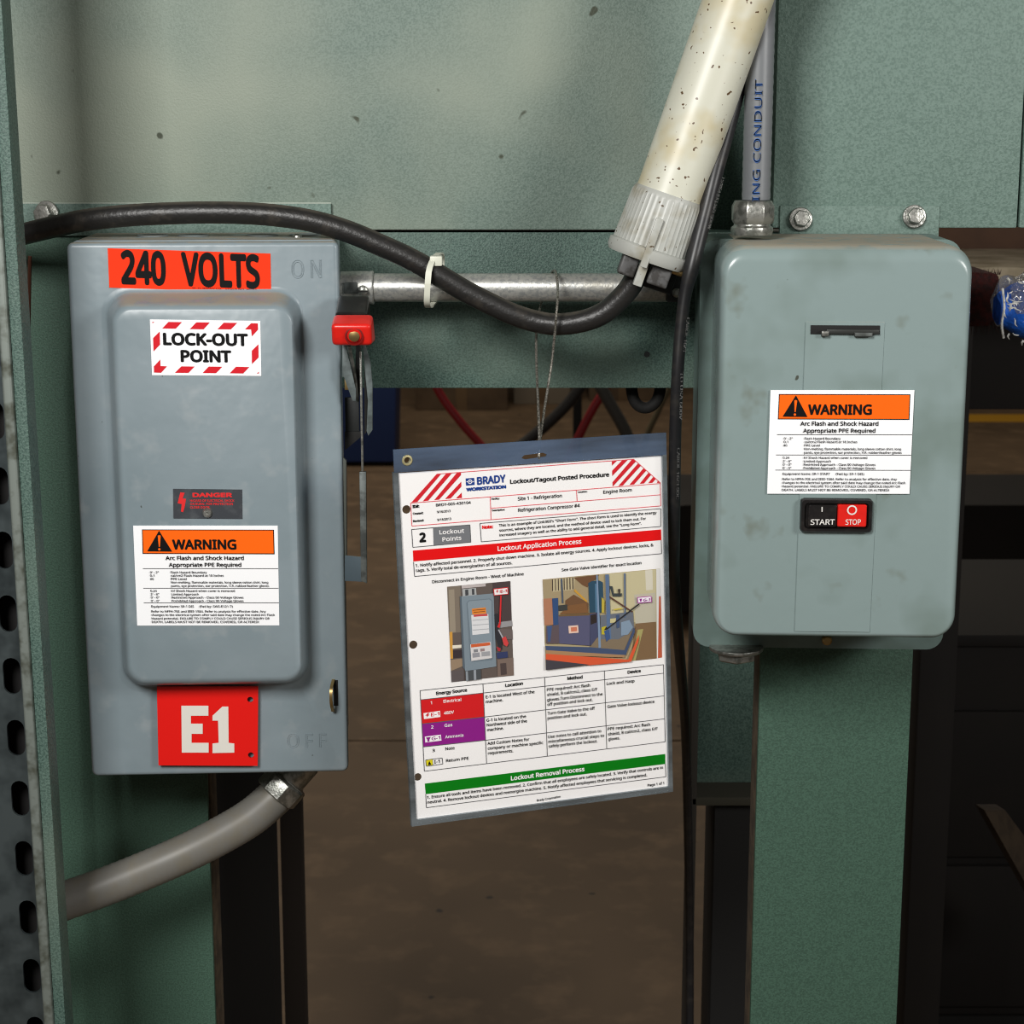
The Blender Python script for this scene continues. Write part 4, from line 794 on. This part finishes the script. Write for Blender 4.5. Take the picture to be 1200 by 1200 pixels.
# low dark machine base crossing behind the right box
DK = mat('dark_machine', (16, 12, 10), .8, 0, ((22, 17, 13), 4, .4, .6))
yb = PF(900, 735).y
mb_ = thing('machine_bed', 'long low black machine base on the floor behind the right box', 'machine', (P(1000, 700, yb).x, yb + .2, 0))
x0 = P(775, 650, yb).x; x1 = 3.2
Fm = Frame((x0, yb, 0), (1, 0, 0), (0, 0, 1)); zt = P(900, 592, yb).z; zb = P(900, 716, yb).z
MB().loft([rrect(Fm, 0, x1 - x0, zb, zt, .07, d) for d in (0, -.5)], DK).build('body', mb_)
for xx in (x0 + .15, x0 + 1.1, x0 + 2.2): MB().box(xx, xx + .08, yb + .1, yb + .2, 0, zb + .01, DK).build('leg', mb_, .005)
# dark cabinet further forward, low right
yc = 1.35
cb = thing('tool_cabinet', 'low black cabinet on the floor right of the green post', 'cabinet', (P(1150, 900, yc).x, yc + .25, 0))
cx0 = P(1075, 760, yc).x; cz1 = P(1100, 742, yc).z
MB().box(cx0 - .18, cx0 + 1.2, yc, yc + .5, .06, cz1 - .02, DK).build('body', cb, .006)
MB().box(cx0 - .19, cx0 + 1.21, yc - .01, yc + .51, cz1 - .02, cz1, DK).build('top', cb, .004)
MB().box(cx0 - .16, cx0 + 1.18, yc + .02, yc + .48, 0, .06, BLACK).build('plinth', cb, .004)
for i in range(3):
    z0_ = .08 + i * .26
    if z0_ + .24 < cz1 - .03:
        dd = MB().box(cx0 - .16, cx0 + 1.18, yc - .012, yc, z0_, z0_ + .245, DK).build('drawer', cb, .004)
        MB().tube([Vector((cx0 + .35, yc - .03, z0_ + .19)), Vector((cx0 + .65, yc - .03, z0_ + .19))], .006, DARKST, 8).build('handle', dd)
wl = MB(); wl.prism([P(1153, 949, .9), P(1178, 949, .95), P(1260, 1060, 1.0), P(1215, 1060, .95)], (0, .05, -.01), mat('weathered_wood', (66, 54, 40), .8, 0, ((50, 40, 30), 30, .4, .6)))
tag(wl.build('wooden_brace', None, .003), 'weathered wooden board end leaning low at the bottom right', 'board')
# workbench at upper right
yw = .9
wb = thing('workbench', 'brown workbench with pale top behind the upper right corner of the right box', 'workbench', (P(1200, 330, yw).x, yw + .3, 0))
wz = P(1150, 313, yw).z; wx0 = P(1085, 313, yw).x
MB().box(wx0, wx0 + 1.6, yw, yw + .35, wz - .035, wz, mat('bench_top', (196, 182, 156), .8, 0, ((160, 146, 120), 20, .4, .6))).build('top', wb, .003)
MB().box(wx0, wx0 + 1.6, yw + .352, yw + .38, wz - .1, wz + .24, mat('bench_back', (84, 58, 40), .8, 0, ((70, 48, 34), 8, .4, .6))).build('back_board', wb, .003)
for xx in (wx0 + .02, wx0 + 1.5):
    for yy in (yw + .02, yw + .28): MB().box(xx, xx + .05, yy, yy + .05, 0, wz - .036, DK).build('leg', wb, .003)
MB().box(wx0 + .02, wx0 + 1.55, yw + .3, yw + .33, zp(1150, 480, yw + .3), wz - .036, DK).build('under_bench_dark', wb, .003)  # near-black sheet: the shade under the bench put into its colour
# maroon bristled roller and plastic-wrapped blue bundle
YM = .35
bu = thing('maroon_brush', 'dark maroon bristled bar beside the right edge of the right box', 'brush', P(1150, 350, YM))
MB().prism([P(1120, 318, YM), P(1172, 321, YM), P(1173, 352, YM - .01), P(1166, 382, YM), P(1120, 384, YM)], (0, .10, 0), mat('maroon', (74, 20, 16), .85, 0, ((44, 14, 12), 120, .4, .6), (200, .002))).build('core', bu, .006, seg=3)
br = MB(); random.seed(7)
for i in range(170):
    px = random.uniform(1125, 1172); top = random.random() < .55
    a_ = P(px, 322 if top else 378, YM - random.uniform(-.05, .006)); d_ = Vector((random.uniform(-.5, .5), random.uniform(-.6, .1), 1 if top else -1)).normalized() * random.uniform(.003, .009 if top else .016)
    br.add([a_, a_ + Vector((.0007, 0, 0)), a_ + d_], [[0, 1, 2]], mat('bristle', (62, 50, 34) if False else (60, 34, 26), .8))
br.build('bristles', bu, smooth=False, kind='stuff')
YW = .27
bd = thing('wrapped_bundle', 'blue bundle wrapped in crinkled clear plastic at the right frame edge', 'bundle', P(1205, 350, YW))
Fb = Frame(P(1172, 398, YW), (1, 0, 0), (0, 0, 1)); BL = mat('blue_fabric', (20, 96, 206), .6, 0, ((16, 66, 150), 50, .45, .6), (90, .003))
def lump(F, w_, h_, dep, m, amp, nx=26, nz=14, seed=3, d0=0):
    rnd = random.Random(seed); mb = MB(); ph = [(rnd.uniform(20, 140), rnd.uniform(20, 140), rnd.uniform(0, 6)) for _ in range(7)]
    rings_ = []
    for i in range(nx + 1):
        u = i / nx; e = min(1, .55 + 3.2 * u) if u < .14 else 1
        ring = []
        for j in range(nz * 2):
            a_ = math.pi * j / nz; x = w_ * u; yy = -dep * math.sin(a_) * e; zz = h_ / 2 + h_ / 2 * math.cos(a_) * e
            k_ = sum(math.sin(p * x + q * zz + 1.7 * a_ + s) for p, q, s in ph) * amp
            ring.append(F.pt(x, zz + k_ * math.cos(a_), -dep * .5 + d0 + (yy * -1) + k_))
        rings_.append(ring)
    return mb.loft(rings_, m)
lump(Fb, .16, .054, .034, BL, .0016).build('blue_cloth', bd)
GL = film('crinkled_wrap', (.93, .95, .95), .10, .30, .16, (226, 222, 210))
bmp = GL.node_tree
nb = bmp.nodes.new('ShaderNodeBump'); nb.inputs['Distance'].default_value = .004; nt_ = bmp.nodes.new('ShaderNodeTexNoise'); nt_.inputs['Scale'].default_value = 120; nt_.inputs['Distortion'].default_value = 1.5
g_ = bmp.nodes.new('ShaderNodeNewGeometry'); bmp.links.new(g_.outputs['Position'], nt_.inputs['Vector']); bmp.links.new(nt_.outputs['Fac'], nb.inputs['Height'])
for n_ in bmp.nodes:
    if n_.type == 'BSDF_GLOSSY': bmp.links.new(nb.outputs[0], n_.inputs['Normal'])
lump(Fb, .165, .062, .036, GL, .0022, 40, 20, 9).build('plastic_wrap', bd)
fold = MB(); WH = mat('white_fold', (196, 196, 192), .35); random.seed(11)
for k in range(46):
    x_ = random.uniform(1173, 1250); y_ = random.uniform(322, 398); an = random.choice((random.uniform(-.5, .5), random.uniform(1.1, 1.9))); ln_ = random.uniform(5, 16)
    q_ = [P(x_ + math.cos(an) * ln_ * t_ + random.uniform(-1.5, 1.5), y_ + math.sin(an) * ln_ * t_ + random.uniform(-1.5, 1.5), YW - .037 - .003 * math.sin(t_ * 3)) for t_ in (0, .33, .66, 1)]
    rr_ = random.uniform(.0003, .0009); fold.tube(cat_rom(q_, 3), [rr_ * (.3 + math.sin(math.pi * i_ / 9)) for i_ in range(10)], WH, 5)
fold.tube(cat_rom([P(1175, 338, YW - .03), P(1177, 360, YW - .036), P(1174, 380, YW - .036), P(1176, 396, YW - .03)], 4), .0012, WH, 6)
fold.build('wrap_folds', bd, kind='stuff')
yl = PF(1160, 491).y
tag(MB().box(P(1060, 491, yl).x, 5, yl - .1, yl + .14, .0005, .003, mat('floor_yellow', (190, 140, 30), .7)).build('floor_line', smooth=False), 'yellow painted safety line on the floor at the far right', 'floor marking')
for nm in ('rack',):
    yr = PF(1160, 487).y + .5
    rk = thing('storage_rack', 'black storage unit against the far wall beyond the yellow line', 'rack', (P(1160, 400, yr).x, yr + .3, 0))
    xr0 = P(1040, 480, yr).x
    MB().box(xr0, xr0 + 3, yr, yr + .6, 0, 2.2, DK).build('carcass', rk, .01)
    for z_ in (.25, .7, 1.15, 1.6): MB().box(xr0 + .05, xr0 + 2.95, yr - .03, yr - .001, z_, z_ + .12, mat('rack_beam', (26, 20, 16), .7)).build('beam', rk, .005)
